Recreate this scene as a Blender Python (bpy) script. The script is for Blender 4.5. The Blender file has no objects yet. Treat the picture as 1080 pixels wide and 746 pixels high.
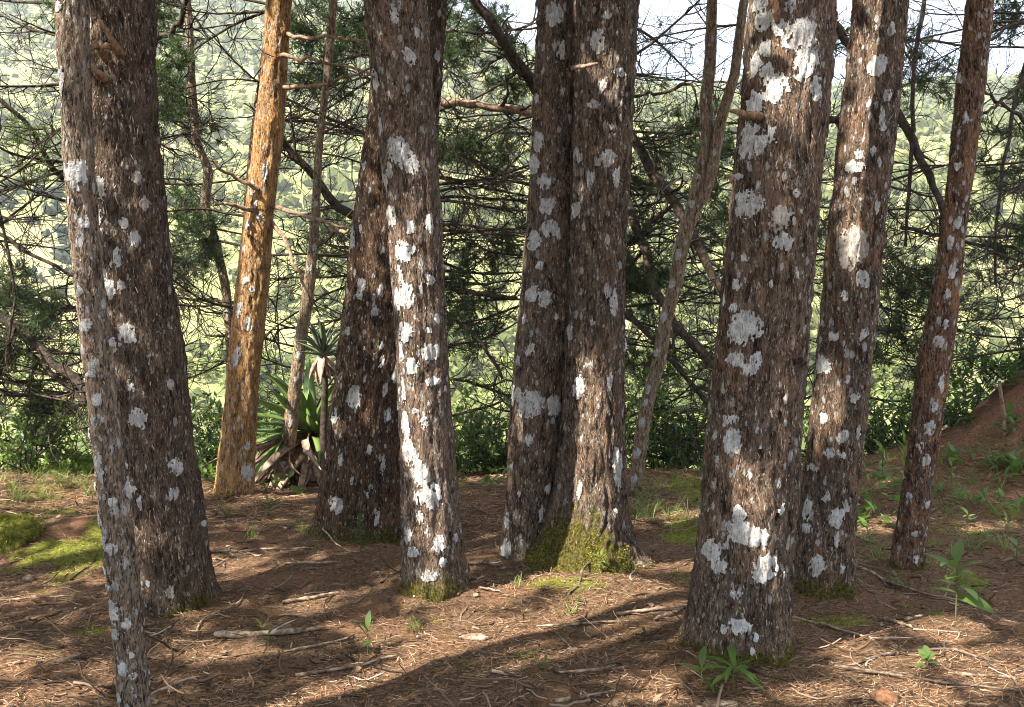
import bpy, math, random
import numpy as np
from mathutils import Vector, Matrix

# ------------------------------------------------------------------ camera, sky, sun, exposure
SC = bpy.context.scene
COL = SC.collection
F = 1050.0                       # focal length in photograph pixels (1080 x 746)
CAMZ = 1.5
PITCH = math.atan(61.0 / F)
cam_d = bpy.data.cameras.new('camera'); cam = bpy.data.objects.new('camera', cam_d); COL.objects.link(cam)
cam_d.sensor_width = 36.0; cam_d.lens = 36.0 * F / 1080.0
cam_d.clip_start = 0.05; cam_d.clip_end = 6000
cam.location = (0, 0, CAMZ); cam.rotation_euler = (math.pi / 2 - PITCH, 0, 0)
SC.camera = cam

SUN_EL = math.radians(47)
SUN_H = np.array([-0.80, -0.60]); SUN_H /= np.linalg.norm(SUN_H)
SUN = np.array([SUN_H[0] * math.cos(SUN_EL), SUN_H[1] * math.cos(SUN_EL), math.sin(SUN_EL)])
world = bpy.data.worlds.new('World'); SC.world = world; world.use_nodes = True
wn = world.node_tree.nodes; wl = world.node_tree.links
wn.clear()
sky = wn.new('ShaderNodeTexSky'); sky.sky_type = 'NISHITA'; sky.sun_disc = False
sky.sun_elevation = SUN_EL; sky.sun_rotation = math.atan2(SUN[0], SUN[1])
sky.air_density = 1.0; sky.dust_density = 2.5; sky.ozone_density = 1.0; sky.altitude = 1800
bg = wn.new('ShaderNodeBackground'); bg.inputs['Strength'].default_value = 0.09
wo = wn.new('ShaderNodeOutputWorld')
wtc = wn.new('ShaderNodeTexCoord'); wmp = wn.new('ShaderNodeMapping'); wmp.inputs[3].default_value = (1, 1, 2.6)
wno = wn.new('ShaderNodeTexNoise'); wno.inputs['Scale'].default_value = 3.2; wno.inputs['Detail'].default_value = 6; wno.inputs['Roughness'].default_value = .6
wmr = wn.new('ShaderNodeMapRange'); wmr.inputs[1].default_value = .40; wmr.inputs[2].default_value = .62; wmr.inputs[3].default_value = .12; wmr.inputs[4].default_value = .9
wmx = wn.new('ShaderNodeMix'); wmx.data_type = 'RGBA'; wmx.inputs[7].default_value = (6.6, 6.8, 7.2, 1)
wl.new(wtc.outputs['Generated'], wmp.inputs[0]); wl.new(wmp.outputs[0], wno.inputs[0]); wl.new(wno.outputs[0], wmr.inputs[0])
wl.new(wmr.outputs[0], wmx.inputs[0]); wl.new(sky.outputs[0], wmx.inputs[6]); wl.new(wmx.outputs[2], bg.inputs[0]); wl.new(bg.outputs[0], wo.inputs[0])
sd = bpy.data.lights.new('sun', 'SUN'); sd.energy = 5.0; sd.angle = math.radians(0.53); sd.color = (1.0, 0.94, 0.84)
so = bpy.data.objects.new('sun', sd); COL.objects.link(so)
so.rotation_euler = Vector(-SUN).to_track_quat('-Z', 'Y').to_euler(); so.location = (-6, -4, 12)
SC.view_settings.view_transform = 'Standard'; SC.view_settings.look = 'None'
SC.view_settings.exposure = 2.1; SC.view_settings.gamma = 1.0
SC.render.engine = 'CYCLES'
SC.cycles.use_denoising = True; SC.cycles.filter_width = 1.0
SC.cycles.max_bounces = 6; SC.cycles.diffuse_bounces = 3; SC.cycles.transmission_bounces = 3
SC.cycles.transparent_max_bounces = 6
SC.cycles.sample_clamp_indirect = 6.0

rng = np.random.default_rng(7)
R = math.radians

# ------------------------------------------------------------------ pixel -> world helpers
cp, sp = math.cos(PITCH), math.sin(PITCH)
def ray(px, py):
    a = (px - 540.0) / F; b = (373.0 - py) / F
    return np.array([a, cp + b * sp, -sp + b * cp])
def at(px, py, depth):
    d = ray(px, py); t = depth / d[1]
    return np.array([t * d[0], depth, CAMZ + t * d[2]])

# ------------------------------------------------------------------ numpy noise
def _h(ix, iy, iz, seed):
    n = (ix.astype(np.uint32) * np.uint32(374761393) + iy.astype(np.uint32) * np.uint32(668265263)
         + iz.astype(np.uint32) * np.uint32(2246822519) + np.uint32(seed * 3266489917 & 0xffffffff))
    n = (n ^ (n >> np.uint32(13))) * np.uint32(1274126177)
    n = (n ^ (n >> np.uint32(16))) * np.uint32(2654435761)
    n = n ^ (n >> np.uint32(15))
    return n.astype(np.float64) / 4294967295.0
def vnoise(x, y, z, seed=0):
    x, y, z = np.broadcast_arrays(np.asarray(x, float), np.asarray(y, float), np.asarray(z, float))
    fx, fy, fz = np.floor(x), np.floor(y), np.floor(z)
    ix, iy, iz = (f.astype(np.int64) & 0xffffffff for f in (fx, fy, fz))
    u, v, w = x - fx, y - fy, z - fz
    u, v, w = (t * t * (3 - 2 * t) for t in (u, v, w))
    o = 0
    for dx in (0, 1):
        for dy in (0, 1):
            for dz in (0, 1):
                k = (u if dx else 1 - u) * (v if dy else 1 - v) * (w if dz else 1 - w)
                o = o + k * _h(ix + dx, iy + dy, iz + dz, seed)
    return o * 2 - 1
def fbm(x, y, z, octv=4, seed=0, gain=0.5):
    o = 0; a = 1.0; s = 0
    for i in range(octv):
        o = o + a * vnoise(x, y, z, seed + i * 17); s += a
        x, y, z = x * 2.03, y * 2.03, z * 2.03; a *= gain
    return o / s
def sstep(a, b, x):
    t = np.clip((x - a) / (b - a), 0, 1); return t * t * (3 - 2 * t)
def unit(v):
    return v / np.maximum(np.linalg.norm(v, axis=-1, keepdims=True), 1e-9)

# ------------------------------------------------------------------ mesh helpers
def mesh_np(name, verts, faces, mat=None, smooth=True, attrs=None):
    """verts (N,3), faces (M,k) or a list of such arrays"""
    if not isinstance(faces, (list, tuple)): faces = [faces]
    faces = [np.asarray(f, np.int32) for f in faces if len(f)]
    me = bpy.data.meshes.new(name)
    verts = np.ascontiguousarray(verts, np.float32)
    me.vertices.add(len(verts)); me.vertices.foreach_set('co', verts.ravel())
    tot = sum(f.size for f in faces); n = sum(len(f) for f in faces)
    me.loops.add(tot); me.polygons.add(n)
    me.loops.foreach_set('vertex_index', np.concatenate([f.ravel() for f in faces]))
    st = []; o = 0
    for f in faces:
        k = f.shape[1]; st.append(o + np.arange(len(f), dtype=np.int32) * k); o += f.size
    me.polygons.foreach_set('loop_start', np.concatenate(st).astype(np.int32))
    me.polygons.foreach_set('use_smooth', np.full(n, bool(smooth)))
    me.update(calc_edges=True)
    if attrs:
        for k, v in attrs.items():
            a = me.attributes.new(k, 'FLOAT', 'POINT'); a.data.foreach_set('value', np.ascontiguousarray(v, np.float32).ravel())
    if mat: me.materials.append(mat)
    return me
def link(name, me, parent=None, loc=None):
    o = bpy.data.objects.new(name, me); COL.objects.link(o)
    if parent is not None: o.parent = parent
    if loc is not None: o.location = loc
    return o
def tag(o, label=None, cat=None, group=None, kind=None):
    if label: o['label'] = label
    if cat: o['category'] = cat
    if group: o['group'] = group
    if kind: o['kind'] = kind
    return o
def thing(name, loc, label, cat, group=None):
    o = bpy.data.objects.new(name, None); COL.objects.link(o); o.location = loc
    o.empty_display_size = 0.1
    return tag(o, label, cat, group)

def frames(P):
    T = np.gradient(P, axis=1); T = unit(T)
    ref = np.where(np.abs(T[:, :1, 2:3]) > 0.9, np.array([1.0, 0, 0]), np.array([0, 0, 1.0]))
    A = unit(np.cross(T, np.broadcast_to(ref, T.shape))); B = np.cross(T, A)
    return T, A, B
def tubes(P, rad, sides=4):
    """P (N,K,3), rad (N,K) -> verts, quads; ends run to a small radius"""
    N, K, _ = P.shape
    T, A, B = frames(P)
    an = np.arange(sides) * 2 * math.pi / sides
    V = (P[:, :, None, :] + rad[:, :, None, None] * (A[:, :, None, :] * np.cos(an)[None, None, :, None] + B[:, :, None, :] * np.sin(an)[None, None, :, None]))
    V = V.reshape(-1, 3)
    n, k, s = np.meshgrid(np.arange(N), np.arange(K - 1), np.arange(sides), indexing='ij')
    s2 = (s + 1) % sides
    b = (n * K + k) * sides; c = (n * K + k + 1) * sides
    Q = np.stack([b + s, b + s2, c + s2, c + s], -1).reshape(-1, 4)
    return V, Q
class Bag:
    """collects vertices and faces for ONE mesh object"""
    def __init__(s): s.v = []; s.f = {}; s.n = 0; s.a = []
    def add(s, V, Fc, a=None):
        V = np.asarray(V, float).reshape(-1, 3); Fc = np.asarray(Fc)
        s.f.setdefault(Fc.shape[1], []).append(Fc + s.n); s.v.append(V); s.n += len(V)
        s.a.append(np.broadcast_to(0.0 if a is None else a, (len(V),)))
    def build(s, name, mat, parent=None, origin=(0, 0, 0), smooth=True, attr=None):
        V = np.concatenate(s.v) - np.asarray(origin)
        me = mesh_np(name, V, [np.concatenate(f) for f in s.f.values()], mat, smooth, {attr: np.concatenate(s.a)} if attr else None)
        return link(name, me, parent)
def grow(S, D, L, K, rg, wig=0.25, droop=0.0, lift=0.0):
    """grow N curved polylines of K points from S along D, length L"""
    N = len(S); P = np.zeros((N, K, 3)); P[:, 0] = S; d = unit(D); L = np.broadcast_to(L, (N,))
    bend = rg.normal(0, wig * 0.5, (N, 3))
    for k in range(1, K):
        t = k / (K - 1)
        d = unit(d + rg.normal(0, wig, (N, 3)) / math.sqrt(K) + bend / K * 2 + np.array([0, 0, (-droop * (1 - t) + lift * t) * 2 / K]))
        P[:, k] = P[:, k - 1] + d * (L / (K - 1))[:, None]
    return P
def along(P, i, t):
    K = P.shape[1]; f = np.clip(t, 0, 0.9999) * (K - 1); k = f.astype(int); w = (f - k)[:, None]
    a, b = P[i, k], P[i, k + 1]
    return a * (1 - w) + b * w, unit(b - a)
def spawn(P, n, rg, t0=0.2, t1=1.0, spread=0.9):
    """n children per polyline: start points, directions, parent index, t"""
    N = len(P); i = np.repeat(np.arange(N), n); t = rg.uniform(t0, t1, N * n)
    p, d = along(P, i, t)
    q = rg.normal(0, 1, (N * n, 3)); q = unit(q - (q * d).sum(1, keepdims=True) * d)
    a = rg.normal(spread, 0.25, N * n)[:, None]
    return p, unit(d * np.cos(a) + q * np.sin(a)), i, t
def scatter(bv, bf, pos, X, Y, Z, sx, sy, sz):
    N = len(pos); bv = np.asarray(bv, float)
    V = pos[:, None, :] + (bv[None, :, 0:1] * sx.reshape(-1, 1, 1)) * X[:, None] + (bv[None, :, 1:2] * sy.reshape(-1, 1, 1)) * Y[:, None] + (bv[None, :, 2:3] * sz.reshape(-1, 1, 1)) * Z[:, None]
    Fc = np.asarray(bf)[None] + (np.arange(N) * len(bv))[:, None, None]
    return V.reshape(-1, 3), Fc.reshape(-1, np.asarray(bf).shape[1])
def randframe(N, rg, up=0.0):
    Z = rg.normal(0, 1, (N, 3)); Z[:, 2] += up; Z = unit(Z)
    X = unit(np.cross(Z, rg.normal(0, 1, (N, 3)))); return X, np.cross(Z, X), Z
def dirframe(D, rg, upz=1.0, jit=0.5):
    ref = rg.normal(0, jit, D.shape) + np.array([0, 0, upz])
    Y = unit(D); X = unit(np.cross(Y, ref)); Z = np.cross(X, Y); return X, Y, Z

# ------------------------------------------------------------------ materials
class NT:
    def __init__(s, name):
        s.m = bpy.data.materials.new(name); s.m.use_nodes = True; s.t = s.m.node_tree; s.t.nodes.clear()
        s.out = s.t.nodes.new('ShaderNodeOutputMaterial')
    def n(s, typ, **kw):
        nd = s.t.nodes.new(typ)
        for k, v in kw.items():
            if k.startswith('i_'):
                key = k[2:]; key = int(key) if key.isdigit() else key.replace('_', ' ')
                s.set(nd.inputs[key], v)
            else: setattr(nd, k, v)
        return nd
    def set(s, inp, v):
        if isinstance(v, bpy.types.NodeSocket): s.t.links.new(v, inp)
        elif isinstance(v, (tuple, list)): inp.default_value = (*v, 1.0) if len(v) == 3 and inp.type == 'RGBA' else v
        else: inp.default_value = v
    def mix(s, a, b, f, mode='MIX'):
        nd = s.n('ShaderNodeMix', data_type='RGBA', blend_type=mode)
        s.set(nd.inputs[0], f); s.set(nd.inputs[6], a); s.set(nd.inputs[7], b); return nd.outputs[2]
    def math(s, op, a, b=0.0, c=0.0, clamp=False):
        nd = s.n('ShaderNodeMath', operation=op, use_clamp=clamp)
        s.set(nd.inputs[0], a); s.set(nd.inputs[1], b); s.set(nd.inputs[2], c); return nd.outputs[0]
    def rng(s, v, a, b, c=0.0, d=1.0, smooth=True):
        nd = s.n('ShaderNodeMapRange', interpolation_type='SMOOTHSTEP' if smooth else 'LINEAR')
        for i, x in enumerate((v, a, b, c, d)): s.set(nd.inputs[i], x)
        return nd.outputs[0]
    def noise(s, vec, scale, detail=4, rough=0.55, dist=0.0, col=False):
        nd = s.n('ShaderNodeTexNoise'); s.set(nd.inputs['Vector'], vec)
        nd.inputs['Scale'].default_value = scale; nd.inputs['Detail'].default_value = detail
        nd.inputs['Roughness'].default_value = rough; nd.inputs['Distortion'].default_value = dist
        return nd.outputs[1 if col else 0]
    def voro(s, vec, scale, feature='F1', out='Distance'):
        nd = s.n('ShaderNodeTexVoronoi', feature=feature); s.set(nd.inputs['Vector'], vec); nd.inputs['Scale'].default_value = scale
        return nd.outputs[out]
    def attr(s, name): return s.n('ShaderNodeAttribute', attribute_name=name).outputs['Fac']
    def coords(s, which='Object'): return s.n('ShaderNodeTexCoord').outputs[which]
    def mapv(s, v, sc=(1, 1, 1), loc=(0, 0, 0)):
        nd = s.n('ShaderNodeMapping'); s.set(nd.inputs[0], v); nd.inputs[1].default_value = loc; nd.inputs[3].default_value = sc; return nd.outputs[0]
    def addv(s, a, b):
        nd = s.n('ShaderNodeVectorMath', operation='ADD'); s.set(nd.inputs[0], a); s.set(nd.inputs[1], b); return nd.outputs[0]
    def bump(s, h, strength=0.5, dist=0.01, normal=None):
        nd = s.n('ShaderNodeBump'); s.set(nd.inputs['Height'], h); nd.inputs['Strength'].default_value = strength; nd.inputs['Distance'].default_value = dist
        if normal is not None: s.set(nd.inputs['Normal'], normal)
        return nd.outputs[0]
    def bsdf(s, color, rough=0.9, normal=None, spec=0.2):
        nd = s.n('ShaderNodeBsdfPrincipled'); s.set(nd.inputs['Base Color'], color); s.set(nd.inputs['Roughness'], rough)
        nd.inputs['Specular IOR Level'].default_value = spec
        if normal is not None: s.set(nd.inputs['Normal'], normal)
        return nd.outputs[0]
    def done(s, sh): s.t.links.new(sh, s.out.inputs[0]); return s.m
    def island(s): return s.n('ShaderNodeNewGeometry').outputs['Random Per Island']
    def ramp(s, f, stops):
        nd = s.n('ShaderNodeValToRGB'); s.set(nd.inputs[0], f); e = nd.color_ramp.elements
        while len(e) < len(stops): e.new(0.5)
        for x, (p, c) in zip(e, stops): x.position = p; x.color = (*c, 1)
        return nd.outputs[0]

def bark_material(name, dark=(0.026, 0.017, 0.012), mid=(0.128, 0.082, 0.054), grey=(0.40, 0.325, 0.255), rust=(0.25, 0.105, 0.036), rust_amt=0.25, speck=0.5, grey_amt=0.5):
    m = NT(name)
    oi = m.n('ShaderNodeObjectInfo')
    off = m.n('ShaderNodeCombineXYZ', i_0=m.math('MULTIPLY', oi.outputs['Random'], 37.0), i_1=m.math('MULTIPLY', oi.outputs['Random'], 11.0), i_2=0.0).outputs[0]
    co = m.addv(m.coords(), off)
    fib = m.noise(m.mapv(co, (1, 1, 0.24)), 62, 6, 0.72, 0.8)
    fin = m.noise(m.mapv(co, (1, 1, 0.34)), 150, 5, 0.72, 0.5)
    big = m.noise(m.mapv(co, (1, 1, 0.45)), 7, 4, 0.6)
    mid_n = m.noise(m.mapv(co, (1, 1, 0.4)), 20, 5, 0.66)
    ridge = m.attr('ridge')
    f0 = m.math('ADD', fib, m.math('MULTIPLY', ridge, 0.05))
    col = m.mix(dark, mid, m.rng(f0, 0.40, 0.60))
    col = m.mix(col, rust, m.math('MULTIPLY', m.rng(big, 0.40, 0.66), m.math('MULTIPLY', m.rng(mid_n, 0.38, 0.62), rust_amt * 2), clamp=True))
    sliv = m.noise(m.mapv(co, (1, 1, 0.27)), 105, 4, 0.6, 1.0)
    gap = m.noise(m.mapv(co, (1, 1, 0.22)), 88, 3, 0.6, 1.2)
    col = m.mix(col, m.mix(col, grey, 0.35), m.math('MULTIPLY', m.rng(mid_n, 0.36, 0.60), grey_amt, clamp=True))
    col = m.mix(col, (0.014, 0.009, 0.007), m.math('MULTIPLY', m.rng(gap, 0.57, 0.63), 0.85))
    col = m.mix(col, grey, m.math('MULTIPLY', m.math('MULTIPLY', m.rng(sliv, 0.585, 0.62), m.rng(m.math('ADD', mid_n, m.math('MULTIPLY', ridge, 0.12)), 0.26, 0.5)), 0.45 + grey_amt * 0.5, clamp=True))
    # small crusty flecks of lichen
    wob = m.noise(co, 120, 2, 0.5, col=True)
    sc_v = m.addv(m.mapv(co, (1, 1, 0.55)), m.mapv(wob, (0.012, 0.012, 0.012)))
    d1 = m.n('ShaderNodeTexVoronoi'); m.set(d1.inputs['Vector'], sc_v); d1.inputs['Scale'].default_value = 34
    cell = m.n('ShaderNodeSeparateColor'); m.set(cell.inputs[0], d1.outputs['Color'])
    size = m.rng(cell.outputs[0], 1.0 - 0.5 * speck, 1.0, 0.0, 0.5, smooth=False)
    rough_e = m.math('MULTIPLY', m.math('SUBTRACT', m.noise(co, 300, 3, 0.6), 0.5), 0.45)
    lic = m.rng(m.math('SUBTRACT', size, m.math('ADD', d1.outputs['Distance'], rough_e)), -0.02, 0.04)
    gate = m.rng(m.noise(m.mapv(co, (1, 1, 0.6)), 5.5, 3, 0.5), 0.33, 0.47)
    d2 = m.n('ShaderNodeTexVoronoi'); m.set(d2.inputs['Vector'], m.mapv(sc_v, (1, 1, 0.8), (3, 5, 7))); d2.inputs['Scale'].default_value = 75
    cell2 = m.n('ShaderNodeSeparateColor'); m.set(cell2.inputs[0], d2.outputs['Color'])
    size2 = m.rng(cell2.outputs[1], 1.0 - 0.42 * speck, 1.0, 0.05, 0.55, smooth=False)
    lic2 = m.rng(m.math('SUBTRACT', size2, m.math('ADD', d2.outputs['Distance'], rough_e)), 0.0, 0.03)
    lic2 = m.math('MULTIPLY', lic2, m.rng(m.noise(m.mapv(co, (1, 1, 0.5)), 9.0, 3, 0.5), 0.37, 0.52))
    lic = m.math('MAXIMUM', m.math('MULTIPLY', lic, gate), lic2)
    lic = m.math('MULTIPLY', lic, m.math('SUBTRACT', 1.0, m.attr('moss')), clamp=True)
    licc = m.mix((0.36, 0.345, 0.32), (0.56, 0.55, 0.525), m.rng(mid_n, 0.3, 0.7))
    col = m.mix(col, licc, m.math('MULTIPLY', lic, 0.95))
    # moss creeping up the foot
    mo = m.math('ADD', m.attr('moss'), m.math('MULTIPLY', m.math('SUBTRACT', m.noise(co, 16, 6, 0.75), 0.5), 2.0))
    mo = m.rng(mo, 0.42, 0.62)
    mossc = m.mix((0.045, 0.042, 0.010), (0.17, 0.145, 0.025), m.rng(m.noise(co, 70, 3, 0.6), 0.35, 0.68))
    col = m.mix(col, mossc, m.math('MULTIPLY', mo, 0.9))
    h = m.math('ADD', m.math('MULTIPLY', fib, 0.8), m.math('SUBTRACT', m.math('MULTIPLY', sliv, 0.8), m.math('MULTIPLY', m.rng(gap, 0.5, 0.64), 0.35)))
    h = m.math('ADD', h, m.math('MULTIPLY', lic, 0.25))
    nb = m.bump(h, 1.0, 0.03)
    return m.done(m.bsdf(col, 0.92, nb, 0.12))

def lichen_material(name, c0, c1):
    m = NT(name); co = m.coords()
    n = m.noise(co, 130, 5, 0.7); n2 = m.noise(co, 28, 3, 0.6)
    cr = m.voro(m.addv(co, m.mapv(m.noise(co, 60, 2, 0.5, col=True), (0.02, 0.02, 0.02))), 120, 'DISTANCE_TO_EDGE')
    col = m.mix(c0, c1, m.rng(n2, 0.35, 0.65))
    fbr = m.noise(m.mapv(co, (1, 1, .22)), 130, 4, 0.7, .4)
    col = m.mix(col, (0.13, 0.095, 0.07), m.math('MULTIPLY', m.rng(fbr, 0.54, 0.61), 0.8))
    col = m.mix(col, (0.16, 0.12, 0.09), m.math('MULTIPLY', m.rng(n, 0.60, 0.72), 0.6))
    col = m.mix((0.2, 0.17, 0.14), col, m.rng(cr, 0.0, 0.10, 0.45, 1.0))
    nb = m.bump(m.math('ADD', n, m.math('MULTIPLY', cr, 0.8)), 0.6, 0.006)
    return m.done(m.bsdf(col, 0.95, nb, 0.1))

def leaf_material(name, stops, trans=0.35, rough=0.55, spec=0.3):
    m = NT(name); r = m.island(); co = m.coords()
    f = m.math('ADD', m.math('MULTIPLY', r, 0.75), m.math('MULTIPLY', m.noise(co, 3.0, 2, 0.5), 0.3))
    col = m.ramp(f, stops)
    a = m.bsdf(col, rough, None, spec)
    tr = m.n('ShaderNodeBsdfTranslucent'); m.set(tr.inputs[0], m.mix(col, (0.5, 0.75, 0.1), 0.25))
    mx = m.n('ShaderNodeMixShader'); mx.inputs[0].default_value = trans
    m.t.links.new(a, mx.inputs[1]); m.t.links.new(tr.outputs[0], mx.inputs[2])
    return m.done(mx.outputs[0])

def plain_material(name, c0, c1, scale=20, stretch=(1, 1, 1), rough=0.9, bump=0.4, bdist=0.01, spec=0.15, island=False):
    m = NT(name); co = m.coords(); n = m.noise(m.mapv(co, stretch), scale, 5, 0.62)
    col = m.mix(c0, c1, m.rng(n, 0.32, 0.68))
    if island: col = m.mix(col, m.mix(c0, c1, m.island()), 0.7)
    return m.done(m.bsdf(col, rough, m.bump(n, bump, bdist), spec))

def ground_material():
    m = NT('forest_floor'); co = m.coords()
    sp_ = m.noise(m.mapv(co, (1, 1, 1)), 2.2, 5, 0.6); fine = m.noise(co, 55, 6, 0.72, 0.6); fine2 = m.noise(co, 190, 4, 0.7)
    lit = m.mix((0.034, 0.022, 0.013), (0.22, 0.132, 0.076), m.rng(fine, 0.33, 0.68))
    lit = m.mix(lit, (0.35, 0.215, 0.12), m.math('MULTIPLY', m.rng(fine2, 0.52, 0.75), 0.75))
    lit = m.mix(lit, (0.20, 0.095, 0.05), m.math('MULTIPLY', m.rng(sp_, 0.45, 0.7), 0.5))
    lit = m.mix(lit, m.mix((0.16, 0.07, 0.04), (0.36, 0.18, 0.105), m.rng(fine, 0.35, 0.65)), m.math('MULTIPLY', m.attr('red'), 0.6))
    moss = m.mix((0.075, 0.085, 0.012), (0.21, 0.22, 0.035), m.rng(fine, 0.35, 0.65))
    mo = m.rng(m.math('ADD', m.attr('moss'), m.math('MULTIPLY', m.math('SUBTRACT', m.noise(co, 9, 5, 0.68), 0.5), 1.2)), 0.42, 0.62)
    near = m.mix(lit, moss, m.math('MULTIPLY', mo, 0.92))
    far_n = m.noise(co, 0.02, 5, 0.6); far_f = m.noise(co, 0.35, 5, 0.65)
    grass = m.mix((0.12, 0.14, 0.05), (0.25, 0.25, 0.10), m.rng(far_f, 0.35, 0.65))
    grass = m.mix(grass, (0.36, 0.31, 0.17), m.math('MULTIPLY', m.rng(far_n, 0.48, 0.68), 0.7))
    col = m.mix(near, grass, m.attr('far'))
    h = m.math('ADD', fine, m.math('MULTIPLY', fine2, 0.4))
    nb = m.bump(h, 0.9, 0.02)
    return m.done(m.bsdf(col, 0.95, nb, 0.08))

M = {}
M['ground'] = ground_material()
M['litter'] = None
def litter_material(name, stops, rough=0.85):
    m = NT(name); col = m.ramp(m.island(), stops); return m.done(m.bsdf(col, rough, None, 0.15))
M['needles_dead'] = litter_material('dead_needles', [(0.0, (0.03, 0.019, 0.012)), (0.35, (0.12, 0.066, 0.036)), (0.68, (0.27, 0.155, 0.085)), (0.92, (0.40, 0.255, 0.15)), (1.0, (0.48, 0.37, 0.26))])
M['twig'] = litter_material('dry_twig', [(0.0, (0.04, 0.026, 0.017)), (0.7, (0.14, 0.088, 0.055)), (0.93, (0.26, 0.18, 0.12)), (1.0, (0.42, 0.34, 0.26))])
M['stick'] = plain_material('weathered_stick', (0.085, 0.055, 0.035), (0.40, 0.30, 0.21), 30, (1, 1, 1), bump=0.9)
M['stick_dark'] = plain_material('dark_stick', (0.06, 0.042, 0.03), (0.2, 0.15, 0.11), 45, bump=0.7)
M['branch'] = plain_material('dead_branch', (0.018, 0.013, 0.010), (0.075, 0.055, 0.04), 30, bump=0.6)
M['branch_brown'] = plain_material('brown_branch', (0.10, 0.062, 0.04), (0.30, 0.21, 0.145), 40, bump=0.6)
M['wood'] = plain_material('broken_wood', (0.10, 0.058, 0.032), (0.30, 0.19, 0.11), 60, (1, 1, 0.3), bump=0.7)
M['shred'] = litter_material('bark_shreds', [(0.0, (0.03, 0.018, 0.011)), (0.5, (0.10, 0.062, 0.04)), (0.82, (0.21, 0.145, 0.10)), (1.0, (0.42, 0.35, 0.28))])
M['shred_orange'] = litter_material('orange_bark_shreds', [(0.0, (0.10, 0.04, 0.018)), (0.5, (0.32, 0.12, 0.035)), (1.0, (0.5, 0.27, 0.12))])
M['lichen'] = lichen_material('white_lichen', (0.31, 0.305, 0.29), (0.47, 0.465, 0.45))
M['lichen_grey'] = lichen_material('grey_lichen', (0.25, 0.22, 0.185), (0.36, 0.325, 0.28))
M['pine'] = leaf_material('pine_needles', [(0.0, (0.010, 0.022, 0.011)), (0.5, (0.022, 0.044, 0.02)), (1.0, (0.05, 0.08, 0.03))], 0.2)
M['pine_light'] = leaf_material('pine_needles_light', [(0.0, (0.025, 0.045, 0.018)), (0.5, (0.05, 0.08, 0.03)), (1.0, (0.10, 0.13, 0.05))], 0.3)
M['crown'] = leaf_material('crown_sprays', [(0.0, (0.025, 0.05, 0.02)), (1.0, (0.07, 0.11, 0.04))], 0.25)
M['leaf_dark'] = leaf_material('glossy_dark_leaf', [(0.0, (0.016, 0.038, 0.012)), (0.5, (0.034, 0.072, 0.019)), (1.0, (0.085, 0.14, 0.035))], 0.3, 0.35, 0.5)
M['leaf'] = leaf_material('green_leaf', [(0.0, (0.03, 0.07, 0.016)), (0.5, (0.07, 0.13, 0.028)), (1.0, (0.16, 0.22, 0.05))], 0.4, 0.45, 0.4)
M['leaf_yellow'] = leaf_material('yellow_green_leaf', [(0.0, (0.07, 0.12, 0.02)), (0.6, (0.15, 0.20, 0.04)), (1.0, (0.25, 0.27, 0.07))], 0.4)
M['grass'] = leaf_material('grass_blade', [(0.0, (0.06, 0.09, 0.02)), (0.6, (0.13, 0.17, 0.04)), (1.0, (0.28, 0.25, 0.10))], 0.35)
M['moss'] = leaf_material('moss_blades', [(0.0, (0.06, 0.06, 0.01)), (0.5, (0.21, 0.195, 0.03)), (1.0, (0.42, 0.37, 0.07))], 0.2, 0.9, 0.05)
M['moss_dark'] = leaf_material('dark_moss_blades', [(0.0, (0.035, 0.032, 0.01)), (0.6, (0.085, 0.075, 0.016)), (1.0, (0.17, 0.14, 0.03))], 0.2, 0.9, 0.05)
M['agave'] = leaf_material('sword_leaf', [(0.0, (0.06, 0.115, 0.028)), (1.0, (0.17, 0.24, 0.06))], 0.2, 0.4, 0.4)
M['agave_dead'] = plain_material('withered_leaf', (0.19, 0.11, 0.075), (0.46, 0.33, 0.24), 24, (1, 1, 1), bump=0.4)
M['bromeliad'] = leaf_material('bromeliad_leaf', [(0.0, (0.07, 0.10, 0.06)), (1.0, (0.15, 0.18, 0.11))], 0.2, 0.6)
M['stem'] = plain_material('green_stem', (0.07, 0.07, 0.03), (0.14, 0.14, 0.05), 60, bump=0.2)
M['clay'] = plain_material('orange_clay_stone', (0.14, 0.064, 0.032), (0.27, 0.135, 0.072), 40, bump=0.6)
def wood_material(name, stops):
    m = NT(name); co = m.coords(); f = m.math('ADD', m.math('MULTIPLY', m.island(), .34), m.math('MULTIPLY', m.math('SUBTRACT', m.noise(co, .11, 5, .75), .2), 1.2))
    n = m.noise(co, 1.1, 6, .8)
    return m.done(m.bsdf(m.ramp(f, stops), .95, m.bump(n, 1.0, 1.6), .03))
M['hill_leaf'] = wood_material('hill_foliage', [(0.1, (0.045, 0.07, 0.028)), (0.4, (0.145, 0.18, 0.065)), (0.7, (0.27, 0.285, 0.105)), (0.98, (0.42, 0.39, 0.19))])
M['hill_shade'] = wood_material('shaded_hill_foliage', [(0.15, (0.035, 0.06, 0.04)), (0.9, (0.11, 0.14, 0.09))])  # hill foliage darkened to carry the shade lying on the left slope
M['scrub'] = leaf_material('scrub_foliage', [(0.0, (0.10, 0.14, 0.04)), (0.5, (0.20, 0.235, 0.075)), (1.0, (0.34, 0.33, 0.13))], 0.35, 0.7, 0.1)

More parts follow.
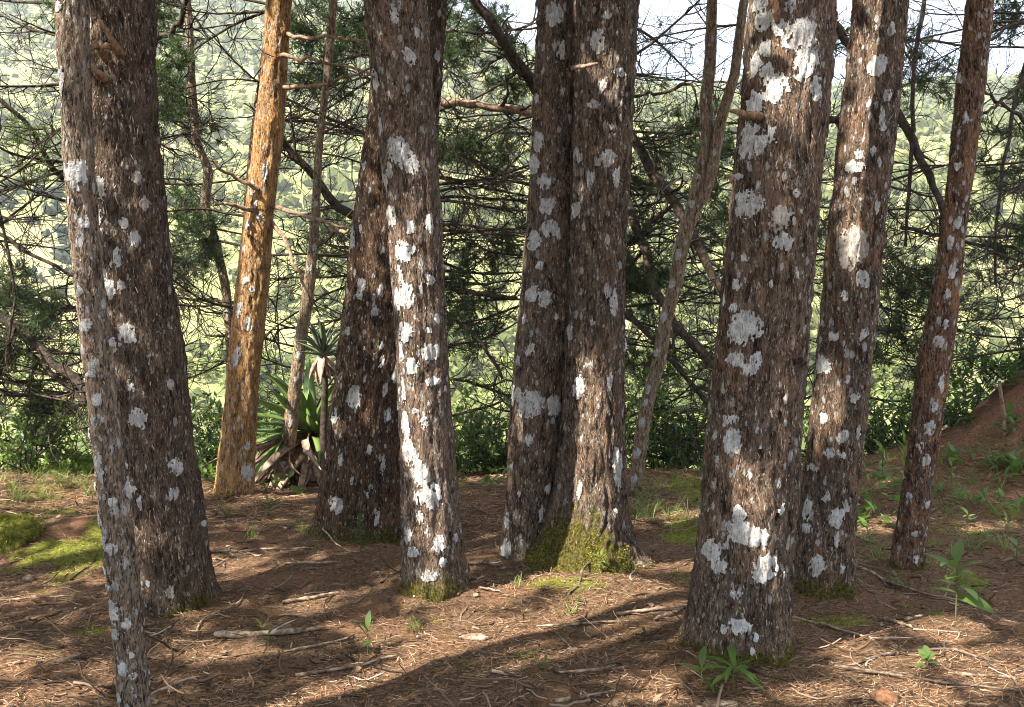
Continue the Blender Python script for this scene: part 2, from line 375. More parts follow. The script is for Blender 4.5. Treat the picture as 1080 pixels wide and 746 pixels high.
# ------------------------------------------------------------------ ground and far terrain, one sheet
def profile(y):
    ys = [-80, 0, 8.4, 9.2, 10.5, 14, 25, 45, 70, 100, 200, 400, 650, 760, 1000, 1600]
    hs = [0, 0, 0, -0.12, -0.8, -3.0, -8, -14, -17, -13, 18, 75, 150, 150, 60, 40]
    return np.interp(y, ys, hs)
def height(x, y):
    x = np.asarray(x, float); y = np.asarray(y, float)
    ys = y + 0.35 * vnoise(x * 0.6, 0.3, 0.0, 5)
    h = (profile(ys - 0.6) + profile(ys + 0.6) + 2 * profile(ys)) / 4
    u = x / np.maximum(y, 1.0)
    ridge = np.interp(u, [-0.8, -0.45, -0.2, -0.08, 0.02, 0.14, 0.3, 0.5, 0.9], [205, 200, 190, 182, 158, 137, 134, 142, 160])
    h = h + sstep(230, 640, y) * (ridge - 150) * (1 - sstep(800, 1000, y))
    h = h + sstep(60, 300, y) * 16 * fbm(x * 0.008, y * 0.008, 0.5, 3, 9) * (1 - 0.7 * sstep(450, 600, y))
    near = 1 - sstep(10, 40, np.hypot(x, y - 3))
    h = h + near * (0.05 * fbm(x * 0.9, y * 0.9, 0, 3, 3) + 0.016 * fbm(x * 6, y * 6, 0, 3, 4) + 0.008 * fbm(x * 22, y * 22, 0, 2, 6))
    # earth bank at the right, low moss hummocks at the left
    h = h + 2.0 * np.exp(-((x - 5.6) / 1.38) ** 2 - ((y - 8.5) / 1.0) ** 2)
    h = h + .10 * np.exp(-((x - 4.7) / 1.4) ** 2 - ((y - 8.3) / 1.2) ** 2) * fbm(x * 2.6, y * 2.6, 0, 4, 12)
    h = h + 0.16 * np.exp(-((x + 2.55) / 0.62) ** 2 - ((y - 5.95) / 0.42) ** 2)
    h = h + 0.10 * np.exp(-((x + 3.15) / 0.9) ** 2 - ((y - 7.6) / 0.5) ** 2)
    h = h - 0.10 * np.exp(-((x + 0.55) / 0.4) ** 2 - ((y - 6.3) / 0.45) ** 2)
    h = h + 0.05 * np.exp(-((x - 0.15) / 0.9) ** 2 - ((y - 4.9) / 0.25) ** 2)
    for fx, fy, fr in ((-1.62, 4.72, .36), (-.42, 4.86, .30), (-.94, 6.1, .45), (.38, 5.45, .52), (.94, 4.17, .36), (1.52, 4.92, .30), (2.13, 5.4, .25), (-2.0, 7.2, .3)):
        h = h + .045 * np.exp(-(((x - fx) ** 2 + (y - fy) ** 2) / fr ** 2) ** 1.5)
    return h
def ground_at(px, py):
    d = ray(px, py); t = CAMZ / -d[2] if d[2] < 0 else 9.0
    for _ in range(12):
        p = np.array([0, 0, CAMZ]) + d * t
        t += (p[2] - float(height(p[0], p[1]))) / max(-d[2], 0.05) * 0.7
    p = np.array([0, 0, CAMZ]) + d * t
    return p
def on_ground(x, y): return np.array([x, y, float(height(x, y))])

def axis(a, b, step, lo, hi, n):
    core = np.arange(a, b + 1e-6, step)
    up = b + (np.geomspace(1, 1 + (hi - b) / 0.5, n)[1:] - 1) * 0.5
    dn = a - (np.geomspace(1, 1 + (a - lo) / 0.5, n)[1:] - 1) * 0.5
    return np.concatenate([dn[::-1], core, up])
GX = axis(-5.4, 5.8, 0.05, -1500, 1500, 66)
GY = axis(2.7, 9.9, 0.05, -60, 1500, 76)
gx, gy = np.meshgrid(GX, GY, indexing='xy')
gz = height(gx, gy)
nx, ny = len(GX), len(GY)
ii, jj = np.meshgrid(np.arange(nx - 1), np.arange(ny - 1), indexing='xy')
b0 = jj * nx + ii
gq = np.stack([b0, b0 + 1, b0 + nx + 1, b0 + nx], -1).reshape(-1, 4)
def moss_field(x, y):
    f = np.zeros_like(x)
    for px, py, w, h, a in GROUND_MOSS:
        c = ground_at(px, py); e = ground_at(px + w / 2, py); n = ground_at(px, py - h / 2)
        q = ((x - c[0]) / max(abs(e[0] - c[0]), .03)) ** 2 + ((y - c[1]) / max(abs(n[1] - c[1]), .03)) ** 2
        f = np.maximum(f, a * np.exp(-0.7 * q ** 1.5))
    return f
GROUND_MOSS = [(62, 582, 110, 30, 1.0), (110, 560, 60, 40, .7), (15, 556, 50, 40, 1.0), (20, 600, 60, 14, .6), (95, 665, 60, 18, .6),
               (160, 672, 50, 20, .5), (40, 690, 70, 26, .5), (740, 520, 70, 40, .8), (720, 560, 70, 30, .75), (715, 610, 60, 20, .5),
               (880, 655, 90, 16, .8), (1020, 610, 40, 22, .7), (975, 645, 60, 14, .5), (600, 615, 100, 14, .7), (800, 715, 110, 14, .6),
               (1010, 560, 90, 24, .6), (930, 520, 60, 30, .45), (460, 655, 60, 10, .5), (690, 690, 70, 20, .4), (40, 520, 120, 24, .5), (1060, 540, 80, 30, .5)]
far = sstep(9.0, 11.5, gy + 0.5 * vnoise(gx, gy, 0, 8))
red = np.exp(-((gx - 4.7) / 1.6) ** 2 - ((gy - 8.3) / 1.3) ** 2)
ground_me = mesh_np('ground', np.stack([gx, gy, gz], -1).reshape(-1, 3), gq, M['ground'], True,
                    {'moss': moss_field(gx, gy), 'far': far, 'red': red})
ground = tag(link('ground', ground_me), kind='structure')

# ------------------------------------------------------------------ sunlit gaps: spots of the photograph that direct sun reaches
SUNLIT = []      # (point, radius)
def lit_ground(px, py, r): SUNLIT.append((ground_at(px, py), r * 1.1 + .09))
def lit_at(px, py, depth, r): SUNLIT.append((at(px, py, depth), r + .08))
def in_gap(C):
    keep = np.ones(len(C), bool)
    for p, r in SUNLIT:
        q = C - p; s = q @ SUN; d = np.linalg.norm(q - s[:, None] * SUN, axis=1)
        keep &= ~((d < r) & (s > 0))
    return keep
for a in ((655, 632, .2), (600, 648, .1), (692, 668, .1), (560, 660, .05), (480, 665, .1), (540, 688, .05), (300, 605, .07), (250, 598, .05), (390, 665, .06), (340, 640, .04),
          (225, 690, .06), (80, 590, .1), (150, 505, .2), (100, 520, .12), (930, 700, .08), (1000, 660, .1), (1060, 715, .06), (970, 600, .07), (1040, 555, .1),
          (1030, 450, .12), (975, 470, .08), (730, 545, .1), (920, 560, .08), (20, 700, .05), (60, 735, .04), (870, 735, .05), (700, 735, .03), (960, 735, .06), (1020, 690, .07), (890, 668, .05), (560, 700, .06), (620, 690, .07), (440, 690, .05)):
    lit_ground(*a)
for a in ((275, 170, 7.1, .22), (268, 230, 7.1, .28), (262, 300, 7.1, .28), (256, 350, 7.1, .2), (246, 480, 7.1, .2), (250, 420, 7.1, .1), (285, 110, 7.1, .15), (292, 40, 7.1, .1),
          (430, 300, 4.6, .1), (430, 350, 4.6, .1), (432, 400, 4.6, .09), (436, 480, 4.6, .1), (445, 540, 4.6, .1), (420, 240, 4.6, .07), (425, 170, 4.6, .06),
          (625, 460, 5.1, .1), (630, 500, 5.1, .08), (590, 580, 5.15, .16), (620, 590, 5.15, .13), (575, 555, 5.2, .1), (600, 540, 5.2, .1), (615, 400, 5.25, .06), (575, 480, 5.4, .06),
          (100, 260, 3.2, .1), (92, 200, 3.2, .08), (104, 400, 3.2, .08), (108, 480, 3.2, .1), (118, 560, 3.2, .05), (130, 640, 3.2, .06), (140, 720, 3.2, .06),
          (1005, 230, 5.2, .1), (995, 300, 5.2, .09), (1015, 150, 5.2, .09), (985, 360, 5.2, .07), (705, 310, 7.6, .12), (690, 380, 7.6, .1), (725, 230, 7.6, .1),
          (845, 60, 3.9, .08), (855, 90, 3.9, .06), (800, 560, 3.8, .05), (900, 240, 4.7, .06), (925, 90, 4.7, .06), (640, 60, 5.2, .06), (310, 420, 8, .25), (340, 440, 7.8, .2), (325, 300, 8, .15)):
    lit_at(*a)

# ------------------------------------------------------------------ trunks
def trunk_data(rows, depth, top_z, seed, lean_y=0.0, flare=0.32, amp=1.0, base_z=None, vis_z=None, lobes=5, step=0.0108, fh=.13):
    """rows: (py, left edge px, right edge px) from top to bottom of the photograph"""
    zs, xs, rs = [], [], []
    for py, a, b in rows:
        p = at((a + b) / 2, py, depth); zs.append(p[2]); xs.append(p[0]); rs.append((b - a) / 2 * np.linalg.norm(ray((a + b) / 2, py)) * depth / F / 1.0)
    o = np.argsort(zs); zs = np.array(zs)[o]; xs = np.array(xs)[o]; rs = np.array(rs)[o]
    zb = float(height(xs[0], depth)) if base_z is None else base_z
    zmax = zs[-1]
    slope = (xs[-1] - xs[-3]) / (zs[-1] - zs[-3])
    tz = np.linspace(zmax, top_z, 6)[1:]
    tx = xs[-1] + slope * (tz - zmax) * 0.7
    tr = rs[-1] * (1 - 0.93 * ((tz - zmax) / (top_z - zmax)))
    if zs[0] > zb:                                 # run on down into the soil
        zs = np.r_[zb - 0.2, zs]; xs = np.r_[xs[0] - (xs[1] - xs[0]) / (zs[2] - zs[1] + 1e-6) * 0.0, xs]; rs = np.r_[rs[0], rs]
    else:
        zs = np.r_[min(zb, zs[0]) - 0.2, zs]; xs = np.r_[xs[0], xs]; rs = np.r_[rs[0], rs]
    zs = np.r_[zs, tz]; xs = np.r_[xs, tx]; rs = np.r_[rs, tr]
    nvis = int((zmax + 0.25 - (zb - 0.15)) / step)
    Z = np.concatenate([np.linspace(zb - 0.15, zmax + 0.25, nvis), np.linspace(zmax + 0.25, top_z, 40)[1:]])
    def sm(v):                                     # smoothed interpolation
        zz = np.linspace(zs[0], zs[-1], 900); w = np.interp(zz, zs, v); k = np.hanning(41); k /= k.sum()
        return np.interp(Z, zz, np.convolve(np.pad(w, 20, mode='edge'), k, mode='valid'))
    X, Rr = sm(xs), sm(rs)
    rmax = Rr[: nvis].max()
    nt = int(np.clip(2 * math.pi * rmax / step, 40, 210))
    th = np.arange(nt) / nt * 2 * math.pi
    T, ZZ = np.meshgrid(th, Z, indexing='xy')      # (rows, nt)
    RR = np.broadcast_to(Rr[:, None], T.shape)
    hz = (ZZ - zb)
    lob = 0.5 + 0.5 * np.sin(T * lobes + seed * 1.7 + 0.8 * np.sin(T * 2 + seed)) 
    fl = flare * np.exp(-np.clip(hz + 0.02, 0, 9) / fh) * (0.35 + 0.9 * lob) * 0.55
    cx, cy = np.sin(T) * RR, -np.cos(T) * RR
    tw = ZZ * 0.25
    sx, sy = np.sin(T + tw) * RR, -np.cos(T + tw) * RR
    big = fbm(sx * 5, sy * 5, ZZ * 1.6 + seed * 9, 3, seed)
    wx = sx + .012 * vnoise(sx * 30, sy * 30, ZZ * 14, seed + 8)
    b1 = 1 - np.abs(fbm(wx * 34, sy * 34, ZZ * 6.5 + seed, 2, seed + 3)) * 2.6
    b2 = vnoise(wx * 70, sy * 70, ZZ * 22, seed + 5)
    b3 = vnoise(wx * 120, sy * 120, ZZ * 50, seed + 6)
    fis = fbm(sx * 15 + seed, sy * 15, ZZ * 1.5, 2, seed + 12); fis = 1 - np.clip(np.abs(fis) / .09, 0, 1)
    flute = 0.035 * np.sin(T * 3 + seed + ZZ * 0.5) + 0.02 * np.sin(T * 5 + seed * 2 - ZZ * 0.4)
    disp = amp * (-0.009 * fis + 0.0066 * b1 + 0.0055 * b2 + 0.0028 * b3 + 0.012 * big * np.clip(RR / 0.15, .3, 1.3))
    RAD = RR * (1 + fl + flute) + disp
    XC = np.broadcast_to(X[:, None], T.shape); YC = depth + lean_y * hz
    V = np.stack([XC + np.sin(T) * RAD, YC - np.cos(T) * RAD, ZZ], -1)
    n, k = len(Z), nt
    r_, c_ = np.meshgrid(np.arange(n - 1), np.arange(k), indexing='ij'); c2 = (c_ + 1) % k
    Q = np.stack([r_ * k + c_, r_ * k + c2, (r_ + 1) * k + c2, (r_ + 1) * k + c_], -1).reshape(-1, 4)
    D = dict(V=V, Q=Q, Z=Z, X=X, R=Rr, RAD=RAD, th=th, depth=depth, lean=lean_y, zb=zb, ridge=np.clip(b1 * 0.5 + 0.5 * b2, -1, 1), hz=hz, T=T, seed=seed, top=top_z, nvis=nvis)
    return D
def surf(D, th, z):
    """point on the trunk surface and outward direction"""
    n, k = D['RAD'].shape
    fz = np.interp(z, D['Z'], np.arange(n)); iz = np.clip(fz.astype(int), 0, n - 2); wz = fz - iz
    ft = (th % (2 * math.pi)) / (2 * math.pi) * k; it = ft.astype(int) % k; wt = ft - np.floor(ft); i2 = (it + 1) % k
    G = D['RAD']
    r = (G[iz, it] * (1 - wt) + G[iz, i2] * wt) * (1 - wz) + (G[iz + 1, it] * (1 - wt) + G[iz + 1, i2] * wt) * wz
    x = np.interp(z, D['Z'], D['X']); nrm = np.stack([np.sin(th), -np.cos(th), np.zeros_like(th)], -1)
    P = np.stack([x + np.sin(th) * r, D['depth'] + D['lean'] * (z - D['zb']) - np.cos(th) * r, z], -1)
    return P, nrm
def pix_on_trunk(D, px, py):
    p = at(px, py, D['depth']); z = p[2]
    for _ in range(3):
        x = np.interp(z, D['Z'], D['X']); r = np.interp(z, D['Z'], D['R'])
        u = np.clip((p[0] - x) / r, -0.97, 0.97); th = math.asin(u)
        p = at(px, py, D['depth'] + D['lean'] * (z - D['zb']) - math.cos(th) * r * 0.9); z = p[2]
    return th, z
def lichen(D, px, py, w, h, parent, origin, seed, grey=False):
    th, z = pix_on_trunk(D, px, py)
    r = float(np.interp(z, D['Z'], D['R'])); k = (D['depth'] - r) / F
    hw = w * k / 2 / max(math.cos(th), 0.35); hh = h * k / 2
    hw *= 1.02; hh *= 1.02
    D.setdefault('patch', []).append((th, z, hw / r, hh))
    st = float(np.clip(min(hw, hh) / 10, 0.0023, 0.0040))
    m = 1.5
    a = np.arange(-hw * m, hw * m + st, st); b = np.arange(-hh * m, hh * m + st, st)
    A, B = np.meshgrid(a, b, indexing='xy')
    d = np.sqrt((A / hw) ** 2 + (B / hh) ** 2)
    e = 0.6 * fbm(A * 30 + seed * 3.1, B * 22, seed * 1.0, 2, seed) + 0.75 * fbm(A * 130, B * 75, seed * 1.0, 3, seed + 1, .65)
    holes = fbm(A * 120 + 9, B * 36, seed * 2.0, 3, seed + 2, .6)
    fld = 1.0 - d + e * np.clip(0.018 / min(hw, hh), 0.5, 0.85)
    fld = fld - 0.9 * sstep(.24, .5, holes)
    on = fld > 0
    P, nr = surf(D, th + A / r, z + B)
    lift = 0.0030 + 0.0035 * np.clip(fld, 0, 0.6) + 0.0012 * vnoise(A * 300, B * 300, 0, seed)
    P = P + nr * lift[..., None]
    ny_, nx_ = A.shape
    cell = (fld[:-1, :-1] + fld[1:, :-1] + fld[:-1, 1:] + fld[1:, 1:]) > 0
    if cell.sum() < 4: return None
    j, i = np.nonzero(cell); q0 = j * nx_ + i
    Q = np.stack([q0, q0 + 1, q0 + nx_ + 1, q0 + nx_], -1)
    used, inv = np.unique(Q, return_inverse=True); V = P.reshape(-1, 3)[used] - origin; Q = inv.reshape(Q.shape)
    me = mesh_np('lichen_patch', V, Q, M['lichen_grey' if grey else 'lichen'], True)
    return link('lichen_patch', me, parent)
def shreds(D, n, mat, parent, origin, rg, zmax):
    n = int(n * 2.0); th = rg.normal(0, 1.15, n); z = rg.uniform(D['zb'] + 0.03, zmax, n)
    kk = fbm(np.sin(th) * 2.5, np.cos(th) * 2.5, z * 3, 3, D['seed'] + 2) + rg.normal(0, .25, n) > -.12
    for a_, b_, c_, d_ in D.get('patch', []): kk &= (np.angle(np.exp(1j * (th - a_))) / c_) ** 2 + ((z + .008 - b_) / d_) ** 2 > 1.0
    th, z = th[kk], z[kk]; n = len(th)
    P, nr = surf(D, th, z)
    tang = np.stack([np.cos(th), np.sin(th), np.zeros(n)], -1)
    up = np.array([0, 0, 1.0]) * np.where(rg.random(n) < .6, 1, -1)[:, None]
    dirn = unit(up + nr * rg.uniform(0.02, 0.28, n)[:, None] + tang * rg.normal(0, .25, n)[:, None])
    L = rg.gamma(2.2, 0.0058, n) + 0.005; W = rg.uniform(0.0009, 0.0025, n)
    bv = [(-1, 0, 0), (1, 0, 0), (0.9, .6, .25), (-0.7, .6, .25), (0.1, 1, .6)]
    X = tang; Y = dirn; Zv = nr
    V, T4 = scatter(bv, [(0, 1, 2, 3)], P + nr * 0.0005, X, Y, Zv, W, L, L * 0.22)
    _, T3 = scatter(bv, [(3, 2, 4)], P, X, Y, Zv, W, L, L)
    me = mesh_np('bark_shreds', V - origin, [T4, T3], mat, False)
    return tag(link('bark_shreds', me, parent), kind='stuff')
def moss_blades(D, parent, origin, rg, n, hgt, mat, th0=0, thw=2.2):
    th = rg.normal(th0, thw, n); z = D['zb'] - 0.03 + rg.exponential(hgt * 0.45, n)
    kp = fbm(np.sin(th) * 3.2, np.cos(th) * 3.2, z * 9, 4, D['seed'], .65) > -.02 + (z - D['zb']) * .9 + rg.normal(0, .08, n)
    th, z = th[kp], z[kp]; n = len(th)
    P, nr = surf(D, th, z)
    Y = unit(nr + rg.normal(0, .45, (n, 3)) + np.array([0, 0, .35])); X = unit(np.cross(Y, rg.normal(0, 1, (n, 3)))); Zv = np.cross(X, Y)
    L = rg.uniform(0.006, 0.017, n); W = rg.uniform(0.0012, 0.003, n)
    V, Fc = scatter([(-1, 0, 0), (1, 0, 0), (0, 1, 0)], [(0, 1, 2)], P, X, Y, Zv, W, L, L)
    return tag(link('moss', mesh_np('moss', V - origin, Fc, mat, False), parent), kind='stuff')

def spray_crown(center_xy_top, z0, z1, radius, n_clump, per, rg, lean=(0, 0)):
    """flat needle sprays gathered in clumps, above the top edge of the view"""
    cx, cy = center_xy_top
    t = rg.random(n_clump) ** 0.8
    z = z0 + (z1 - z0) * t
    rr = radius * (1 - 0.65 * t) * np.sqrt(rg.random(n_clump)); an = rg.uniform(0, 2 * math.pi, n_clump)
    C = np.stack([cx + lean[0] * (z - z0) + rr * np.cos(an), cy + lean[1] * (z - z0) + rr * np.sin(an), z - 0.25 * rr], -1)
    P = np.repeat(C, per, 0) + rg.normal(0, 1, (n_clump * per, 3)) * np.array([.27, .27, .11])
    lim = CAMZ + 0.33 * np.maximum(P[:, 1], 2.5) + 0.25
    P = P[P[:, 2] > lim]; P = P[in_gap(P)]  # sprays left out along sun rays so light falls on the SUNLIT spots
    X, Y, Z = randframe(len(P), rg, 1.6)
    L = rg.uniform(0.06, 0.17, len(P)); W = rg.uniform(0.02, 0.055, len(P))
    return scatter([(-.6, 0, 0), (.6, 0, 0), (.9, .55, .1), (-.8, .6, -.08), (0, 1, 0)], [(0, 1, 2), (0, 2, 3), (3, 2, 4)], P, X, Y, Z, W, L, L)
def crown_and_limbs(t, D, origin, rg, z0, radius, n_clump, n_limb=9, per=34):
    n_clump = int(n_clump * 1.5)
    zt = rg.uniform(z0 + .1, max(D['top'] - 1.0, z0 + .4), n_limb)
    x = np.interp(zt, D['Z'], D['X']); S = np.stack([x, D['depth'] + D['lean'] * (zt - D['zb']), zt], -1)
    an = rg.uniform(0, 2 * math.pi, n_limb); Dr = np.stack([np.cos(an), np.sin(an), rg.uniform(0.05, .5, n_limb)], -1)
    P = grow(S, Dr, rg.uniform(.8, 1.0, n_limb) * radius, 7, rg, .25, .2, .1)
    for i in range(n_limb):
        V, Q = tubes(P[i:i + 1], np.linspace(.035, .008, 7)[None], 5)
        link('limb', mesh_np('limb', V - origin, Q, M['branch'], True), t)
    lx = (D['X'][-1] - np.interp(z0, D['Z'], D['X'])) / (D['top'] - z0)
    V, Fc = spray_crown((float(np.interp(z0, D['Z'], D['X'])), D['depth']), z0, D['top'] + .4, radius, n_clump, per, rg, (lx, 0))
    link('crown', mesh_np('crown', V - origin, Fc, M['crown'], False), t)

BARK = {
    'A': bark_material('bark_slim_left', speck=.85, grey_amt=.95, rust_amt=.2, dark=(.05, .034, .023), mid=(.24, .165, .11), grey=(.46, .39, .31)),
    'B': bark_material('bark_large_left', speck=.32, grey_amt=.6, rust_amt=.16, dark=(.03, .02, .014), mid=(.118, .076, .051)),
    'C': bark_material('bark_orange', speck=.55, grey_amt=.55, rust_amt=.8, dark=(.13, .064, .028), mid=(.46, .24, .09), rust=(.56, .28, .07), grey=(.62, .49, .31)),
    'D': bark_material('bark_dark_broad', speck=.5, grey_amt=.22, rust_amt=.25, dark=(.022, .014, .009), mid=(.105, .062, .036)),
    'E': bark_material('bark_pale_streaked', speck=.6, grey_amt=.8, rust_amt=.2, dark=(.045, .03, .022), mid=(.17, .108, .072)),
    'F': bark_material('bark_twin', speck=.55, grey_amt=.8, rust_amt=.3),
    'H': bark_material('bark_forked', speck=.7, grey_amt=.9, rust_amt=.1, dark=(.09, .055, .03), mid=(.33, .22, .13), grey=(.46, .37, .26)),
    'I': bark_material('bark_big_right', speck=.5, grey_amt=.75, rust_amt=.35),
    'J': bark_material('bark_right', speck=.65, grey_amt=.65, rust_amt=.5),
    'K': bark_material('bark_slim_right', speck=.65, grey_amt=.45, rust_amt=.7, mid=(.2, .10, .06)),
}
def build_trunk(D, t, origin, mat, patches, rg, moss=(0.0, 0.1, 0.0, 3.0), n_shred=1600, shred='shred', n_moss=0, moss_mat='moss_dark'):
    """moss = (strength, height, azimuth, spread)"""
    s, hgt, a0, aw = moss
    dth = np.angle(np.exp(1j * (D['T'] - a0)))
    mo = s * np.exp(-np.clip(D['hz'], 0, 9) / max(hgt, .01)) * np.exp(-(dth / aw) ** 2)
    V = D['V'].reshape(-1, 3) - origin
    me = mesh_np('trunk', V, D['Q'], mat, True, {'ridge': D['ridge'], 'moss': mo})
    tr = link('trunk', me, t)
    zmax = D['Z'][D['nvis'] - 1]
    for q in patches:
        lichen(D, q[0], q[1], q[2], q[3], tr, origin, int(rg.integers(1, 9999)), len(q) > 4)
    # the sides and the back that the photograph does not show carry crusts as well
    for _ in range(int(len(patches) * .5)):
        z = rg.uniform(D['zb'] + .2, zmax); th = rg.uniform(1.5, 4.8)
        fake = D['R'][0]
        lichen_back(D, th, z, rg, tr, origin)
    if n_shred: shreds(D, n_shred, M[shred], tr, origin, rg, zmax)
    if n_moss: moss_blades(D, tr, origin, rg, n_moss, hgt * 1.2, M[moss_mat], a0, aw * .6)
    return tr
def lichen_back(D, th, z, rg, parent, origin):
    r = float(np.interp(z, D['Z'], D['R'])); hw, hh = rg.uniform(.012, .035), rg.uniform(.015, .05); st = .005
    a = np.arange(-hw * 1.4, hw * 1.4, st); b = np.arange(-hh * 1.4, hh * 1.4, st); A, B = np.meshgrid(a, b, indexing='xy'); sd_ = int(rg.integers(1, 9999))
    fld = 1 - np.sqrt((A / hw) ** 2 + (B / hh) ** 2) + .6 * fbm(A * 60, B * 45, sd_, 2, sd_); on = fld > 0
    P, nr = surf(D, th + A / r, z + B); P = P + nr * .003
    cell = on[:-1, :-1] & on[1:, :-1] & on[:-1, 1:] & on[1:, 1:]
    if cell.sum() < 4: return
    j, i = np.nonzero(cell); q0 = j * A.shape[1] + i; Q = np.stack([q0, q0 + 1, q0 + A.shape[1] + 1, q0 + A.shape[1]], -1)
    used, inv = np.unique(Q, return_inverse=True)
    link('lichen_patch', mesh_np('lichen_patch', P.reshape(-1, 3)[used] - origin, inv.reshape(Q.shape), M['lichen'], True), parent)
def stub(D, t, origin, pts, rad, mat='wood', rg=rng):
    P = np.array(pts)[None]; K = P.shape[1]
    Pn = np.stack([np.interp(np.linspace(0, K - 1, 9), np.arange(K), P[0, :, c]) for c in range(3)], -1)[None]
    Pn[0, 1:-1] += rg.normal(0, rad[0] * .12, (7, 3))
    rr = np.interp(np.linspace(0, 1, 9), np.linspace(0, 1, len(rad)), rad)[None] * rg.uniform(.85, 1.15, (1, 9))
    V, Q = tubes(Pn, rr, 8); V = V + rg.normal(0, rad[0] * .07, V.shape)
    nV = len(V); V = np.concatenate([V, Pn[0, :1], Pn[0, -1:] + (Pn[0, -1:] - Pn[0, -2:-1]) * .3])
    T = [(nV, (i + 1) % 8, i) for i in range(8)] + [(nV + 1, nV - 8 + i, nV - 8 + (i + 1) % 8) for i in range(8)]
    return link('branch_stub', mesh_np('branch_stub', V - origin, [Q, np.array(T)], M[mat], True), t)

rg = np.random.default_rng(11)
FOREST = 'lichen spotted trees of the front stand'
def tree(key, label, rows, depth, top, seed, patches, crown=(3.7, 1.7, 60), lean_y=0.0, flare=.32, amp=1.0, lobes=5, **kw):
    D = trunk_data(rows, depth, top, seed, lean_y, flare, amp, lobes=lobes)
    base = np.array([float(np.interp(D['zb'], D['Z'], D['X'])), depth, D['zb']])
    t = thing('tree', base, label, 'tree', FOREST)
    build_trunk(D, t, base, BARK[key], patches, rg, **kw)
    crown_and_limbs(t, D, base, rg, *crown)
    return t, D, base

A_rows = [(0, 62, 89), (100, 66, 92), (200, 71, 98), (300, 81, 107), (373, 89, 116), (450, 97, 124), (520, 105, 132), (600, 114, 142), (660, 121, 149), (746, 127, 156)]
A_p = [(64, 8, 6, 12), (66, 85, 6, 24), (82, 185, 22, 28), (90, 235, 10, 12), (76, 212, 8, 10), (86, 307, 6, 12), (92, 342, 9, 12), (98, 395, 9, 10), (103, 422, 10, 14), (96, 460, 8, 20), (106, 493, 10, 28),
       (107, 548, 11, 15), (117, 578, 13, 13), (111, 570, 10, 14), (119, 528, 7, 10), (120, 645, 13, 26), (124, 668, 9, 12), (134, 658, 8, 11), (131, 705, 9, 15), (140, 712, 8, 8), (115, 618, 8, 8), (101, 512, 5, 14), (112, 600, 6, 10), (139, 690, 5, 8), (128, 735, 6, 12)]
tree('A', 'slim lichen crusted trunk in front of the largest left tree, nearest the left edge', A_rows, 3.2, 9.0, 21, A_p, crown=(3.4, 1.3, 40), flare=.12, amp=.6, lobes=3, n_shred=900)

B_rows = [(0, 88, 155), (100, 90, 159), (150, 92, 162), (200, 96, 166), (300, 104, 176), (373, 111, 187), (450, 119, 196), (520, 127, 206), (600, 137, 216), (640, 142, 221), (655, 144, 223)]
B_p = [(109, 200, 9, 22), (105, 228, 9, 24), (132, 235, 9, 9), (142, 250, 9, 14), (125, 270, 8, 18), (110, 288, 9, 14), (118, 303, 11, 20), (129, 300, 7, 9), (137, 350, 19, 22), (122, 363, 18, 17), (148, 440, 15, 21),
       (131, 479, 9, 15), (135, 490, 8, 9), (137, 514, 19, 23), (139, 548, 7, 11), (145, 575, 7, 22), (189, 493, 10, 19), (186, 521, 8, 15), (150, 528, 6, 18), (181, 623, 9, 13, 1), (141, 408, 6, 8), (182, 405, 4, 11), (160, 613, 5, 7), (98, 25, 5, 12), (146, 187, 8, 16, 1), (155, 215, 8, 14, 1)]
tB, DB, oB = tree('B', 'big shaggy grey brown tree with broken stubs behind the slim left trunk', B_rows, 4.72, 11.5, 33, B_p, crown=(3.9, 1.9, 80), flare=.36, amp=1.25, lobes=4, n_shred=3600, moss=(1.0, .09, .9, .8), n_moss=900)
for pts, r in (([at(112, 62, 4.54), at(102, 48, 4.42), at(84, 56, 4.3)], (.02, .014, .012)), ([at(128, 58, 4.54), at(118, 42, 4.45), at(106, 22, 4.40)], (.022, .014, .008)), ([at(112, 84, 4.54), at(102, 76, 4.45), at(89, 62, 4.40)], (.02, .013, .007)),
               ([at(126, 52, 4.54), at(112, 49, 4.46), at(98, 52, 4.42)], (.015, .012, .008))):
    stub(DB, tB, oB, pts, r)

C_rows = [(0, 283, 306), (50, 280, 303), (100, 275, 300), (150, 268, 297), (200, 263, 290), (250, 257, 286), (300, 251, 283), (373, 243, 275), (450, 236, 270), (500, 230, 267), (530, 228, 266)]
C_p = [(275, 229, 7, 7), (262, 238, 6, 9), (260, 296, 8, 9), (266, 305, 7, 7), (253, 327, 6, 15), (263, 342, 9, 13), (266, 198, 5, 17), (280, 179, 5, 22), (249, 377, 9, 21), (262, 497, 10, 19), (262, 471, 5, 9), (252, 442, 5, 7), (270, 215, 4, 8), (258, 262, 5, 8)]
tC, DC, oC = tree('C', 'bright orange barked tree between the large left tree and the sword leaved plant', C_rows, 7.2, 10.5, 5, C_p, crown=(4.5, 1.5, 45), flare=.25, amp=.8, n_shred=1500, shred='shred_orange', moss=(.7, .08, 0, 2), n_moss=400)

